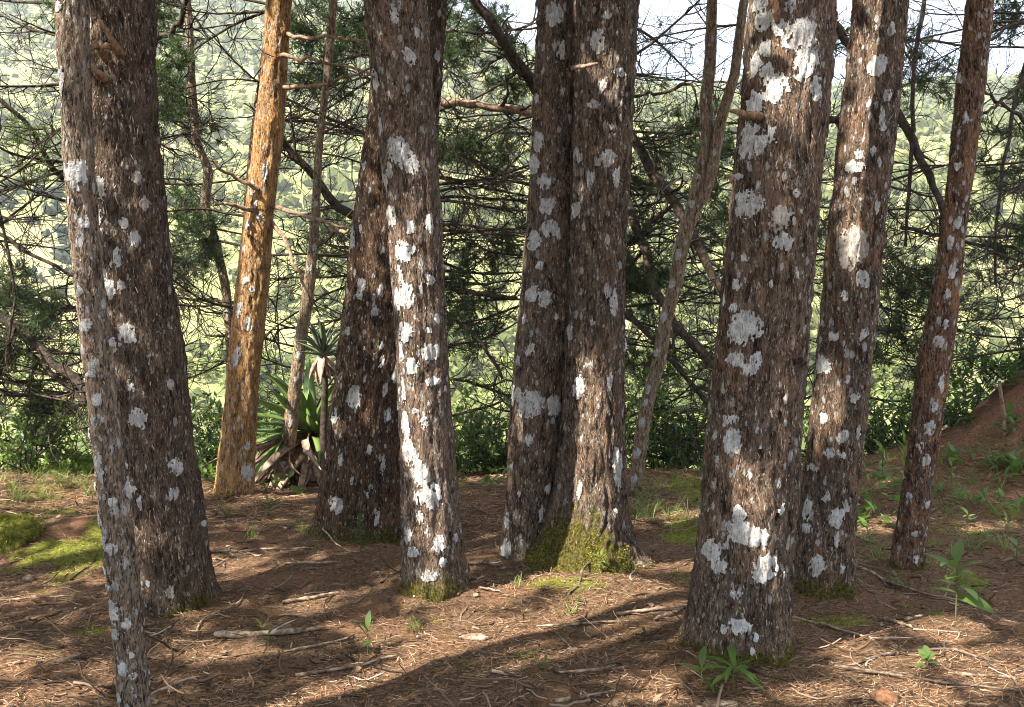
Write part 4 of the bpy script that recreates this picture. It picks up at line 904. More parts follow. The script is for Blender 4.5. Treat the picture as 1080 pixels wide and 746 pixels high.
c8 = Conifer('conifer behind the orange tree with pale dry boughs crossing to the right', 243, 9.0, 7.0, seed=8, r0=.07, lean=.098)
for k in range(8): c8.dead_limb(rc.uniform(1.2, 4.4), rc.uniform(-.6, .6), rc.uniform(.9, 1.6), .015, rc)
for k in range(6): c8.dead_limb(rc.uniform(.8, 4.2), rc.uniform(2.6, 3.8), rc.uniform(.8, 1.4), .015, rc)
for b in ((330, 40), (350, 75), (320, 15), (310, 110)): c8.bough(b[0], b[1], rc.uniform(8, 9.4), .014, rc, n1=8, L1=.35, needles=5)
for pts in ([(285, 60, 7.2), (330, 62, 7.0), (392, 78, 6.9)], [(288, 95, 7.2), (335, 90, 7.0), (390, 72, 6.9)], [(290, 35, 7.2), (340, 38, 7.0), (392, 42, 6.8)], [(284, 218, 7.2), (326, 228, 7.0), (375, 243, 6.8)],
            [(272, 200, 7.1), (240, 182, 7.0), (222, 170, 6.9)], [(268, 222, 7.1), (235, 215, 7.0), (228, 214, 6.9)], [(283, 230, 7.2), (310, 275, 7.0), (330, 320, 6.9)], [(345, 245, 7.6), (360, 243, 7.4), (378, 246, 7.2)]):
    c8.limb_px(pts, .018, .008, rc, mat='branch_brown', twig=(3, 2, .25))
c8.finish()

# ------------------------------------------------------------------ far hillside wood and sunny scrub below the brink
def leaf_balls(C, S, per, rg, q=.36, flat=.85):
    N = len(C); P = unit(rg.normal(0, 1, (N * per, 3))); P[:, 2] = np.abs(P[:, 2]) * 1.1 - .25
    rr = np.repeat(S, per)[:, None]
    lump = 1 + .35 * vnoise(P[:, 0] * 2.2 + np.repeat(C[:, 0], per), P[:, 1] * 2.2, P[:, 2] * 2.2, 4)
    rad = rg.uniform(.55, 1.0, (N * per, 1)) * lump[:, None]
    pos = np.repeat(C, per, 0) + P * rr * rad * np.array([1, 1, flat])
    Z = unit(P + rg.normal(0, .55, P.shape)); X = unit(np.cross(Z, rg.normal(0, 1, P.shape))); Y = np.cross(Z, X)
    s = rr[:, 0] * q * rg.uniform(.6, 1.3, N * per)
    return scatter([(-1, -.5, 0), (.3, -1, .1), (1, .3, 0), (-.2, 1, .1)], [(0, 1, 2), (0, 2, 3)], pos, X, Y, Z, s, s, s)
rh = np.random.default_rng(31)
n = 15000
yy = np.sqrt(rh.uniform(75 ** 2, 670 ** 2, n)); yy[:2600] = rh.uniform(60, 210, 2600); xx = yy * rh.uniform(-.62, .62, n)
zz = height(xx, yy); sz = (.9 + rh.gamma(2.0, .62, n)) * np.interp(yy, [75, 200, 600], [.6, .9, 1.25])
dens = fbm(xx * .012, yy * .012, 0, 3, 77); keep = (dens > -.22) | (rh.random(n) < .25)
xx, yy, zz, sz = xx[keep], yy[keep], zz[keep], sz[keep]
u = xx / yy; pyv = 312 - F * (zz - CAMZ) / yy; pxv = 540 + u * F
stand = (pxv < 118 + 8 * rh.normal(size=len(u))) & (pyv > 222 - 20 * np.exp(-((pxv - 40) / 60) ** 2) + 30 * ((pxv - 40) / 90) ** 2) & (pyv < 330)  # shaded part of the slope; picks the foliage colour with shade in it
OCT_V = np.array([(1, 0, 0), (-1, 0, 0), (0, 1, 0), (0, -1, 0), (0, 0, 1), (0, 0, -1)], float)
OCT_F = np.array([(0, 2, 4), (2, 1, 4), (1, 3, 4), (3, 0, 4), (2, 0, 5), (1, 2, 5), (3, 1, 5), (0, 3, 5)])
def tufts(C, S, rg):
    N = len(C); X, Y, Z = randframe(N, rg); V, Fc = scatter(OCT_V, OCT_F, C, X, Y, Z, S * rg.uniform(.7, 1.3, N), S * rg.uniform(.7, 1.3, N), S * rg.uniform(.6, 1.2, N))
    return V + rg.normal(0, .16, V.shape) * np.repeat(S, 6)[:, None], Fc
for msk, nm, mt in ((~stand, 'hillside_wood', 'hill_leaf'), (stand, 'shaded_wood', 'hill_shade')):
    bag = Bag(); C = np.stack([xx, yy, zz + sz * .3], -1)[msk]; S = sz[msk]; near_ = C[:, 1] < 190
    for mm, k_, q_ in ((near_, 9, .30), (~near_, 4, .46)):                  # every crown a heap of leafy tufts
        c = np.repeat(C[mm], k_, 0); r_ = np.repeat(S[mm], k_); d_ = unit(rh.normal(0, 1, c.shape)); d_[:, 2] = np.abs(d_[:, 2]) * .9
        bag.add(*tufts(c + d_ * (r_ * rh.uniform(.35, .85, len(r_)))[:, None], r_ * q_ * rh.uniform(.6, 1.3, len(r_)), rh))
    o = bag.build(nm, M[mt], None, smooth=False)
    tag(o, 'pale green wood covering the far sunlit hillside' if nm == 'hillside_wood' else 'wood on the far slope at the left edge with shade in its colour', 'wood', kind='stuff')
n = 1500
yy = np.sqrt(rh.uniform(13 ** 2, 75 ** 2, n)); yy[:650] = rh.uniform(50, 125, 650); xx = yy * rh.uniform(-.7, .7, n); sz = rh.uniform(.5, 1.1, n) * np.interp(yy, [13, 75, 125], [.8, 1.9, 2.4])
bag = Bag(); bag.add(*leaf_balls(np.stack([xx, yy, height(xx, yy) + sz * .4], -1), sz, 68, rh, .18))
tag(bag.build('scrub', M['scrub'], None, smooth=False), 'sunny yellow green scrub on the slope below the trees', 'scrub', kind='stuff')

# ------------------------------------------------------------------ shrubs and undergrowth along the brink
LEAF_V = [(0, 0, 0), (-.5, .35, .06), (.5, .35, .06), (-.42, .68, .03), (.42, .68, .03), (0, 1, -.12), (0, .35, -.03), (0, .68, -.05)]
LEAF_F = [(0, 2, 6), (0, 6, 1), (1, 6, 7), (1, 7, 3), (6, 2, 4), (6, 4, 7), (3, 7, 5), (7, 4, 5)]
rs_ = np.random.default_rng(41)
def shrub(label, px, py, hgt, wid, nst, mat, leaf=(.05, .022), per=26, name='shrub', cat='shrub', group='leafy shrubs along the brink', n2=4, droop=.2, p0=None):
    o = ground_at(px, py) if p0 is None else p0
    t = thing(name, o, label, cat, group)
    S = o + np.stack([rs_.normal(0, wid * .18, nst), rs_.normal(0, wid * .12, nst), np.full(nst, -.03)], -1)
    D = np.stack([rs_.normal(0, .55 * wid / hgt, nst), rs_.normal(0, .4 * wid / hgt, nst), np.ones(nst)], -1)
    A = grow(S, D, hgt * rs_.uniform(.6, 1.1, nst), 7, rs_, .3, .05, 0)
    st = Bag(); st.add(*tubes(A, .006 * np.linspace(1, .4, 7)[None] * rs_.uniform(.7, 1.4, (nst, 1)), 4))
    p, d, i, tt = spawn(A, n2, rs_, .1, 1, .8); B = grow(p, d, hgt * .35 * rs_.uniform(.5, 1.2, len(p)), 5, rs_, .4, droop, 0)
    st.add(*tubes(B, np.full((len(p), 5), .0025), 3)); tag(st.build('stems', M['stem' if nst < 6 else 'branch'], t, o), kind='stuff')
    fo = Bag()
    for Pl, k in ((A, max(3, per // 2)), (B, max(3, per // n2))):
        i = np.repeat(np.arange(len(Pl)), k); tt = rs_.uniform(.06, 1.0, len(i)); p, d = along(Pl, i, tt)
        q = rs_.normal(0, 1, p.shape); q = unit(q - (q * d).sum(1, keepdims=True) * d); Dn = unit(d * .5 + q + np.array([0, 0, .15]))
        X, Y, Z = dirframe(Dn, rs_, 1.0, .35); s = rs_.uniform(.6, 1.25, len(p))
        fo.add(*scatter(LEAF_V, LEAF_F, p, X, Y, Z, leaf[1] * s * 1.0, leaf[0] * s, leaf[0] * s))
    f = fo.build('foliage', M[mat], t, o, True)
    if name == 'shrub': f['kind'] = 'stuff'
    return t
SHR = [
    ('dense green shrub at the far left edge under the dark sloping limbs', 15, 500, .95, .8, 12, 'leaf'),
    ('broad leaved shrub left of the slim lichen crusted trunk', 60, 498, .8, .7, 11, 'leaf'),
    ('low yellow green shrub beside the left foot of the slim lichen crusted trunk', 92, 505, .45, .4, 7, 'leaf_yellow'),
    ('tall shrub filling the gap above the moss hummocks', 40, 470, 1.2, .9, 13, 'leaf_dark'),
    ('dark shrub between the big shaggy tree and the orange tree', 212, 505, .8, .6, 11, 'leaf_dark'),
    ('small bright shrub right of the foot of the big shaggy tree', 205, 480, .9, .5, 8, 'leaf'),
    ('thin shrub showing left of the orange trunk', 225, 470, 1.0, .5, 8, 'leaf_dark'),
    ('shrub behind the sword leaved plant', 305, 440, 1.0, .7, 10, 'leaf'),
    ('dark shrub just right of the pale streaked tree', 495, 505, .75, .55, 11, 'leaf_dark'),
    ('dark shrub just left of the twin trunked tree', 525, 500, .9, .5, 11, 'leaf_dark'),
    ('bright tipped shrub low between the streaked tree and the twin trunks', 510, 470, 1.0, .6, 10, 'leaf'),
    ('shrub right of the twin trunks behind the forked tree', 670, 488, .95, .5, 10, 'leaf'),
    ('dark shrub in the gap left of the biggest right trunk', 725, 486, 1.0, .7, 12, 'leaf_dark'),
    ('shrub between the forked tree and the biggest right trunk', 705, 470, .85, .6, 11, 'leaf_dark'),
    ('shrub in the narrow gap right of the biggest right trunk', 858, 478, .9, .4, 9, 'leaf'),
    ('dark glossy shrub left of the slim reddish trunk', 925, 462, .8, .5, 12, 'leaf_dark'),
    ('grassy leaved shrub close behind the slim reddish trunk', 955, 455, 1.0, .45, 10, 'leaf'),
    ('dark glossy shrub on top of the earth bank', 1010, 420, .55, .8, 12, 'leaf_dark'),
    ('dark glossy shrub on the earth bank at the right edge', 1065, 405, .5, .7, 11, 'leaf_dark'),
]
for lab, px, py, hgt, wid, nst, mt in SHR:
    yb = np.interp(py, [400, 425, 460, 505], [8.75, 8.9, 9.3, 8.5]); q = at(px, py, yb)
    shrub(lab, px, py, hgt * rs_.uniform(.55, 1.25), wid * 1.35, int(nst * 1.2), mt, leaf=(.085, .024) if mt == 'leaf_dark' else (.07, .026), per=36, p0=on_ground(q[0], yb))

gc = Bag()
for k in range(465):
    y = rs_.uniform(7.4, 9.6); x = y * rs_.uniform(-.56, .56)
    if k > 420: y = rs_.uniform(6.2, 8.4); x = y * rs_.uniform(.33, .52)
    elif fbm(x * .8, y * .8, 0, 2, 44) + rs_.normal(0, .15) + (y - 8.6) * .25 < 0: continue
    o = on_ground(x, y); m_ = int(rs_.integers(6, 16)); az = rs_.uniform(0, 6.28, m_); Dn = np.stack([np.cos(az), np.sin(az), rs_.uniform(.1, 1.3, m_)], -1)
    X, Y, Z = dirframe(unit(Dn), rs_, 1.0, .3); sc_ = rs_.uniform(.04, .13, m_) * rs_.uniform(.6, 1.2)
    gc.add(*scatter(LEAF_V, LEAF_F, o + rs_.normal(0, .05, (m_, 3)) * np.array([1, 1, .6]) + np.array([0, 0, .05]), X, Y, Z, sc_ * rs_.uniform(.18, .5), sc_, sc_))
tag(gc.build('ground_cover', M['leaf'], None, smooth=True), 'low leafy ground cover where the floor meets the brink', 'ground cover', kind='stuff')

# ------------------------------------------------------------------ sword-leaved plant, bromeliad
def sword_leaf(L, W, curve, seg=9, fold=.25):
    """strap leaf along +Y, bending down with curve; closed top side with a keel"""
    t = np.linspace(0, 1, seg + 1); w = W * np.minimum(1, .55 + 1.2 * t) * (1 - t ** 3.2); w[-1] = .001
    a = curve * t ** 1.6; y = np.cumsum(np.r_[0, np.cos(a[1:])]) * L / seg; z = -np.cumsum(np.r_[0, np.sin(a[1:])]) * L / seg
    V = []; 
    for k in range(seg + 1):
        V += [(-w[k] / 2, y[k], z[k] + fold * w[k] / 2), (0, y[k], z[k]), (w[k] / 2, y[k], z[k] + fold * w[k] / 2), (0, y[k], z[k] - .012 * (1 - t[k]))]
    Q = []
    for k in range(seg):
        b = k * 4; c = b + 4
        for i, j in ((0, 1), (1, 2), (2, 3), (3, 0)): Q.append((b + i, b + j, c + j, c + i))
    return np.array(V), np.array(Q)
def orient(az, el, roll=0.0): return (Matrix.Rotation(az, 4, 'Z') @ Matrix.Rotation(el, 4, 'X') @ Matrix.Rotation(roll, 4, 'Y'))
ra = np.random.default_rng(51)
ag = ground_at(322, 512); ag = on_ground(ag[0] , 8.2)
t = thing('sword_plant', ag, 'large rosette of green sword leaves over a skirt of withered ones, beside the orange tree', 'plant')
LM = [mesh_np('leaf', *sword_leaf(l, w, c), M['agave'], True) for l, w, c in ((.78, .11, .35), (.9, .10, .7), (.66, .115, .15), (.85, .095, 1.1))]
DM = [mesh_np('dead_leaf', *sword_leaf(l, w, c, fold=.6), M['agave_dead'], True) for l, w, c in ((.8, .075, .9), (.9, .065, .5), (.7, .085, 1.4))]
for k in range(58):
    o = link('leaf', LM[k % 4], t); el = R(ra.uniform(-4, 66)); az = ra.uniform(0, 2 * math.pi)
    o.matrix_local = Matrix.Translation((0, 0, .33 + .1 * ra.random())) @ orient(az, el, ra.normal(0, .25)) @ Matrix.Scale(ra.uniform(.7, 1.05), 4)
for k in range(76):
    o = link('dead_leaf', DM[k % 3], t); el = R(ra.uniform(-38, 6)); az = ra.uniform(0, 2 * math.pi)
    o.matrix_local = Matrix.Translation((0, 0, .3 + .08 * ra.random())) @ orient(az, el, ra.normal(0, .5)) @ Matrix.Scale(ra.uniform(.75, 1.15), 4)
V, Q = tubes(np.array([[(0, 0, -.1), (.01, 0, .15), (0, .01, .3), (.01, 0, .42)]], float), np.array([[.09, .1, .09, .05]]), 10)
link('stem', mesh_np('stem', V, Q, M['agave_dead'], True), t)
br = at(341, 375, 7.3)
t = thing('bromeliad', br, 'grey green bromeliad with a withered skirt growing beside the broad dark trunk', 'bromeliad')
BM = [mesh_np('leaf', *sword_leaf(l, w, c), M['bromeliad'], True) for l, w, c in ((.34, .04, .5), (.3, .036, 1.0), (.27, .045, .2))]
BD = [mesh_np('dead_leaf', *sword_leaf(l, w, c, fold=.7), M['agave_dead'], True) for l, w, c in ((.24, .06, .6), (.2, .05, .9))]
for k in range(26):
    o = link('leaf', BM[k % 3], t); o.matrix_local = Matrix.Translation((0, 0, .0)) @ orient(ra.uniform(0, 6.28), R(ra.uniform(10, 85)), ra.normal(0, .3)) @ Matrix.Scale(ra.uniform(.8, 1.2), 4)
for k in range(16):
    o = link('dead_leaf', BD[k % 2], t); o.matrix_local = Matrix.Translation((0, 0, .0)) @ orient(ra.uniform(0, 6.28), R(ra.uniform(-85, -35)), ra.normal(0, .5)) @ Matrix.Scale(ra.uniform(.8, 1.2), 4)
P = np.array([[(.0, 0, .03), (.01, .0, -.25), (-.01, .02, -.6), (.02, .0, -1.0), (.0, .01, -1.42)]], float); V, Q = tubes(P, np.array([[.02, .025, .028, .03, .035]]), 8)
link('stem', mesh_np('stem', V, Q, M['branch'], True), t)

# ------------------------------------------------------------------ seedlings with single leaves
LV, LF = np.array(LEAF_V), np.array(LEAF_F)
def blade(L, W, bend=.25, seg=6):
    t = np.linspace(0, 1, seg + 1); w = W * np.sin(math.pi * np.clip(t * .94 + .03, 0, 1)) ** .8; z = -bend * L * t ** 2
    V = np.stack([np.stack([-w / 2, t * L, z + .12 * w], -1), np.stack([0 * t, t * L, z], -1), np.stack([w / 2, t * L, z + .12 * w], -1)], 1).reshape(-1, 3)
    Q = []
    for k in range(seg):
        b = 3 * k; Q += [(b, b + 1, b + 4, b + 3), (b + 1, b + 2, b + 5, b + 4)]
    return V, np.array(Q)
def seedling(label, px, py, hgt, leaves, L, W, mat='leaf', bend=.25, lean=(0, 0), name='seedling', el=(5, 45), top=.75, cat='seedling'):
    o = ground_at(px, py); t = thing(name, o, label, cat, 'seedlings on the needle floor')
    P = np.array([[(0, 0, -.02), (lean[0] * .2, lean[1] * .2, hgt * .35), (lean[0] * .6, lean[1] * .6, hgt * .7), (lean[0], lean[1], hgt)]], float)
    V, Q = tubes(P, np.array([[.0035, .003, .0025, .0018]]), 6); link('stem', mesh_np('stem', V, Q, M['stem'], True), t)
    ms = [mesh_np('leaf', *blade(L * k, W * k, bend * j), M[mat], True) for k, j in ((1, 1), (.85, 1.5), (.7, .5))]
    for k in range(leaves):
        f = 1 - (k / max(leaves, 1)) * top; q = np.array([np.interp(f, [0, .35, .7, 1], P[0, :, c]) for c in range(3)])
        l = link('leaf', ms[k % 3], t); az = k * 2.4 + ra.normal(0, .3); e = R(el[1] + (el[0] - el[1]) * (1 - f) + ra.normal(0, 9))
        l.matrix_local = Matrix.Translation(q) @ orient(az, e, ra.normal(0, .2)) @ Matrix.Scale(ra.uniform(.8, 1.15), 4)
seedling('seedling with long narrow drooping leaves at the foot of the biggest right trunk', 773, 728, .10, 15, .14, .03, 'leaf', .3, el=(-12, 28), top=.5)
seedling('small seedling just left of the long leaved one at the biggest right trunk', 740, 722, .07, 5, .11, .03, 'leaf', .35, el=(0, 60))
seedling('large leaved sapling standing right of the slim reddish trunk', 1008, 655, .27, 13, .18, .06, 'leaf', .35, el=(-2, 38), top=.6)
seedling('little seedling near the bottom right corner', 978, 708, .06, 7, .06, .028, 'leaf', .2)
seedling('broad leaved seedling between the fallen stick and the pale streaked tree', 388, 690, .11, 6, .085, .034, 'leaf', .2, el=(10, 60))
seedling('tiny seedling beside the pale fallen stick', 283, 682, .05, 4, .05, .018, 'leaf', .2)
seedling('leafy shoot against the foot of the broad dark trunk', 380, 583, .2, 14, .055, .03, 'leaf_dark', .3, top=.9)
seedling('seedling lit in the gap left of the biggest right trunk', 736, 492, .28, 10, .13, .045, 'leaf', .3)
seedling('tall seedling between the right tree and the slim reddish trunk', 930, 520, .32, 14, .13, .04, 'leaf', .3, top=.85)
seedling('upright narrow leaved shoot left of the slim reddish trunk', 953, 530, .45, 20, .10, .02, 'leaf_yellow', .2, el=(10, 70), top=.9)
seedling('leafy sprout right of the slim reddish trunk at the foot of the bank', 1003, 520, .2, 12, .11, .025, 'leaf', .35)
seedling('sprout under the mossy post on the bank', 1067, 500, .12, 8, .09, .03, 'leaf', .3)
seedling('low sprout behind the large leaved sapling', 1020, 558, .1, 8, .07, .03, 'leaf', .3)
seedling('sprout at the right edge below the bank', 1072, 598, .12, 7, .09, .035, 'leaf', .3)
seedling('fern like sprig on the mossy foot of the twin trunks', 634, 606, .1, 9, .05, .02, 'leaf_yellow', .3)
seedling('sprig at the right foot of the speckled right tree', 902, 615, .06, 5, .07, .025, 'leaf', .3)
seedling('tiny plant in the open needle floor below the twin trunks', 575, 708, .04, 5, .04, .012, 'leaf', .2)
seedling('small green sprout left of the broad dark trunk', 283, 545, .1, 6, .09, .02, 'leaf', .3)
seedling('grassy sprout left of the orange tree foot', 195, 545, .1, 9, .10, .014, 'leaf_yellow', .4)
seedling('sprig in front of the slim reddish trunk', 945, 622, .07, 8, .05, .022, 'leaf', .3)

# ------------------------------------------------------------------ hummock, post, stones, sticks
def lump(label, name, cat, px, py, size, mat, seed, group=None, sink=.3, res=26, rough=.25):
    o = ground_at(px, py); t_, p_ = np.meshgrid(np.linspace(0, 2 * math.pi, res, endpoint=False), np.linspace(.02, math.pi - .02, res // 2), indexing='xy')
    d = np.stack([np.sin(p_) * np.cos(t_), np.sin(p_) * np.sin(t_), np.cos(p_)], -1)
    r = 1 + rough * fbm(d[..., 0] * 1.6 + seed, d[..., 1] * 1.6, d[..., 2] * 1.6, 4, seed) + rough * .3 * fbm(d[..., 0] * 9, d[..., 1] * 9, d[..., 2] * 9, 2, seed)
    V = d * r[..., None] * np.array(size); V[..., 2] += size[2] * (1 - sink * 2); V = V.reshape(-1, 3); n_, k_ = d.shape[:2]
    a, b = np.meshgrid(np.arange(n_ - 1), np.arange(k_), indexing='ij'); b2 = (b + 1) % k_
    Q = np.stack([a * k_ + b, (a + 1) * k_ + b, (a + 1) * k_ + b2, a * k_ + b2], -1).reshape(-1, 4)
    cap = [np.arange(k_)[None, :], (np.arange(k_)[::-1] + (n_ - 1) * k_)[None, :]]
    ob = link(name, mesh_np(name, V, [Q] + cap, M[mat] if isinstance(mat, str) else mat, True), None, o)
    return tag(ob, label, cat, group), V, o
hm = plain_material('mossy_stone', (.07, .075, .015), (.2, .2, .04), 30, bump=.9)
hum, V, ho = lump('rounded mossy hummock at the left edge', 'moss_hummock', 'hummock', 6, 572, (.2, .18, .10), hm, 3, res=40, rough=.4)
sel = V[ra.integers(0, len(V), 9000)] + ra.normal(0, .008, (9000, 3)); nr = unit(sel * np.array([1, 1, 2.0]))
X, Y, Z = dirframe(unit(nr + ra.normal(0, .4, nr.shape)), ra); s = ra.uniform(.008, .02, 9000)
Vv, Fc = scatter([(-.14, 0, 0), (.14, 0, 0), (0, 1, 0)], [(0, 1, 2)], sel, X, Y, Z, s, s, s)
tag(link('moss', mesh_np('moss', Vv, Fc, M['moss'], False), hum), kind='stuff')
lump('orange clay stone at the bottom edge right of the biggest right trunk', 'stone', 'stone', 933, 740, (.045, .035, .03), 'clay', 7, res=20, rough=.5)
lump('pale wood chip half sunk at the bottom edge below the long leaved seedling', 'wood_chip', 'wood chip', 760, 744, (.07, .03, .012), 'stick', 9, res=20, rough=.3)
lump('grey stone in front of the hummock', 'stone', 'stone', 30, 612, (.03, .03, .02), 'stick', 12, res=16)

rk = np.random.default_rng(61)
def stick(label, pts, r0, r1, mat='stick', K=14, forks=2, name='stick', cat='stick', group='fallen sticks on the needle floor', lift=.3):
    """pts: pixels on the ground (px, py[, height above the ground])"""
    A = []
    for p in pts:
        g = ground_at(p[0], p[1]) if len(p) < 4 else at(p[0], p[1], p[3]); g = g.copy()
        if len(p) < 4: g[2] += (p[2] if len(p) > 2 else 0) + r0 * lift + .009
        A.append(g)
    A = np.array(A); o = A[0].copy(); u = np.linspace(0, 1, len(A)); w = np.linspace(0, 1, K)
    P = np.stack([np.interp(w, u, A[:, c]) for c in range(3)], -1); Ln = np.linalg.norm(A[-1] - A[0])
    P[1:-1] += rk.normal(0, .012 * max(Ln, .2), (K - 2, 3)) * np.array([1, 1, .45]); P[1:-1] = (P[:-2] + 2 * P[1:-1] + P[2:]) / 4
    rr = np.linspace(r0, r1 * .7, K) * rk.uniform(.7, 1.25, K); rr[-1] *= .45; rr[0] *= .7
    bag = Bag(); V, Q = tubes(P[None], rr[None], 8); nV = len(V); V = V + rk.normal(0, r0 * .13, V.shape); bag.add(V, Q)
    bag.add(np.concatenate([V[:8], P[:1]]), np.array([(8, (i + 1) % 8, i) for i in range(8)])); bag.add(np.concatenate([V[-8:], P[-1:]]), np.array([(8, i, (i + 1) % 8) for i in range(8)]))
    for k in range(forks):
        i = rk.integers(3, K - 2); d = unit(P[i + 1] - P[i]) + rk.normal(0, .7, 3); d[2] = abs(d[2]) * .4
        B = grow(P[i][None], d[None], np.array([Ln * rk.uniform(.12, .3)]), 5, rk, .3, .1, 0); bag.add(*tubes(B, np.linspace(rr[i] * .6, rr[i] * .25, 5)[None], 5))
    return tag(bag.build(name, M[mat], None, (0, 0, 0)), label, cat, group)
STK = [
    ('thick pale fallen stick in the left foreground', [(226, 673), (290, 671), (348, 664)], .016, .011, 'stick', 1),
    ('short pale stick above the thick fallen one', [(298, 638), (330, 633), (358, 627)], .011, .008, 'stick', 0),
    ('long curved twig below the thick pale stick', [(312, 715), (370, 706), (418, 694)], .008, .005, 'stick', 2),
    ('thin stick lying right of the thick pale one', [(300, 690), (350, 680), (372, 675)], .006, .004, 'stick', 1),
    ('stick leaning from the mossy foot of the twin trunks to the ground', [(600, 628), (625, 605, .04), (642, 580, .09), (650, 566, .12)], .008, .005, 'stick_dark', 2),
    ('pale stick lying in the shade between the twin trunks and the biggest right trunk', [(650, 650), (690, 645), (738, 640)], .009, .006, 'stick', 1),
    ('forked stick against the left foot of the biggest right trunk', [(690, 656), (712, 648), (730, 638)], .012, .008, 'stick', 1),
    ('long thin stick across the floor left of the biggest right trunk', [(590, 712), (640, 709), (672, 704)], .006, .004, 'stick', 2),
    ('thin sunlit stick lying in the bright patch below the twin trunks', [(566, 663), (630, 659), (680, 657)], .006, .004, 'stick', 1),
    ('crooked twig crossing the bright patch below the twin trunks', [(585, 668), (606, 690), (622, 712)], .006, .004, 'stick_dark', 2),
    ('stick lying from the speckled right tree to the sapling', [(898, 597), (930, 612), (975, 630), (1035, 640)], .011, .007, 'stick', 2),
    ('long thin stick in front of the speckled right tree', [(830, 653), (870, 662), (920, 676), (966, 676)], .008, .005, 'stick', 2),
    ('dark curved stick behind the little corner seedling', [(905, 700), (950, 690), (1000, 685), (1060, 705)], .007, .005, 'stick_dark', 3),
    ('thin stick in the lower right foreground', [(880, 705), (930, 712), (1000, 722), (1078, 732)], .007, .004, 'stick_dark', 2),
    ('pale stick close to the lower right edge', [(1000, 712), (1040, 716), (1080, 718)], .006, .005, 'stick', 1),
    ('short wood splinter right of the speckled right tree', [(932, 655), (950, 660), (962, 664)], .012, .006, 'stick', 0),
    ('short pale splinter beside the sapling', [(955, 656), (965, 653), (973, 652)], .009, .007, 'stick', 0),
    ('thin branch lying on the floor left of the slim left trunk', [(0, 635), (40, 633), (85, 630)], .006, .004, 'stick', 1),
    ('stick lying to the left of the slim left trunk foot', [(50, 705), (72, 698), (86, 692)], .008, .006, 'stick', 0),
    ('thin bent twig right of the slim left trunk foot', [(160, 735), (195, 720), (226, 712)], .006, .004, 'stick', 1),
    ('bent twig in front of the big shaggy tree', [(205, 672), (212, 656), (250, 640), (258, 628)], .006, .004, 'stick', 1),
    ('twig between the big shaggy tree and the thick pale stick', [(150, 668), (170, 672), (178, 676)], .006, .005, 'stick', 0),
    ('pale stick lying near the broad dark trunk', [(205, 585), (270, 582), (330, 580)], .009, .006, 'stick', 1),
    ('thin stick left of the broad dark trunk', [(300, 597), (340, 595), (356, 595)], .008, .006, 'stick', 0),
    ('arched twig leaning on the foot of the broad dark trunk', [(336, 560, .05), (345, 574, .04), (362, 582), (380, 584)], .006, .004, 'stick', 0),
    ('low stick in the hollow between the streaked tree and the twin trunks', [(486, 597), (510, 596), (528, 599)], .012, .01, 'stick_dark', 1),
    ('short golden stick in front of the twin trunks', [(506, 622), (518, 624), (528, 626)], .007, .005, 'stick', 0),
    ('thin dry stem leaning behind the forked tree', [(690, 505), (712, 485, .1), (735, 465, .28)], .006, .004, 'stick', 0),
    ('stick lying on the left part of the earth bank', [(925, 480), (945, 462), (962, 450)], .008, .005, 'stick', 1),
    ('long stick crossing the top of the earth bank at the right edge', [(1052, 409), (1066, 411), (1080, 413)], .010, .008, 'stick', 0),
    ('twig on the slope of the earth bank', [(1010, 505), (1035, 490), (1048, 480)], .006, .004, 'stick', 2),
    ('bottom edge stick between the biggest right trunk and the slim left trunk', [(585, 743), (615, 738), (650, 731)], .009, .005, 'stick', 1),
    ('stick lying across the floor far right of the forked tree', [(668, 530), (700, 522), (722, 520)], .008, .006, 'stick_dark', 1),
    ('dark dead stick in the shadow behind the biggest right trunk', [(840, 600), (855, 607), (880, 611)], .006, .004, 'stick_dark', 1),
]
for lab, pts, r0, r1, mt, fk_ in STK: stick(lab, pts, r0, r1, mt, forks=fk_)
# lichen covered chip in the sun
lump('pale flat chip of wood lying in the needles in front of the twin trunks', 'wood_chip', 'wood chip', 498, 673, (.065, .028, .010), 'stick', 17, res=26, rough=.9)
# upright dead stem with a mossy foot on the bank
g = ground_at(1058, 497); t = thing('dead_stem', g, 'thin upright dead stem with a mossy foot on the earth bank', 'stem')
dz = g[1]; P = np.array([at(1058, 500, dz), at(1057, 470, dz), at(1060, 440, dz), at(1056, 420, dz), at(1054, 402, dz)])[None]
V, Q = tubes(P, np.array([[.022, .018, .016, .016, .014]]), 8); link('stem', mesh_np('stem', V - g, Q, M['branch_brown'], True), t)
n_ = 1500; i_ = np.zeros(n_, int); p, d = along(P, i_, ra.beta(1, 2.2, n_) * .42); q = ra.normal(0, 1, p.shape); q = unit(q - (q * d).sum(1, keepdims=True) * d)
X, Y, Z = dirframe(unit(q + d * .3), ra); s = ra.uniform(.015, .04, n_); Vv, Fc = scatter([(-.12, 0, 0), (.12, 0, 0), (0, 1, 0)], [(0, 1, 2)], p, X, Y, Z, s, s, s)
tag(link('moss', mesh_np('moss', Vv - g, Fc, M['moss'], False), t), kind='stuff')

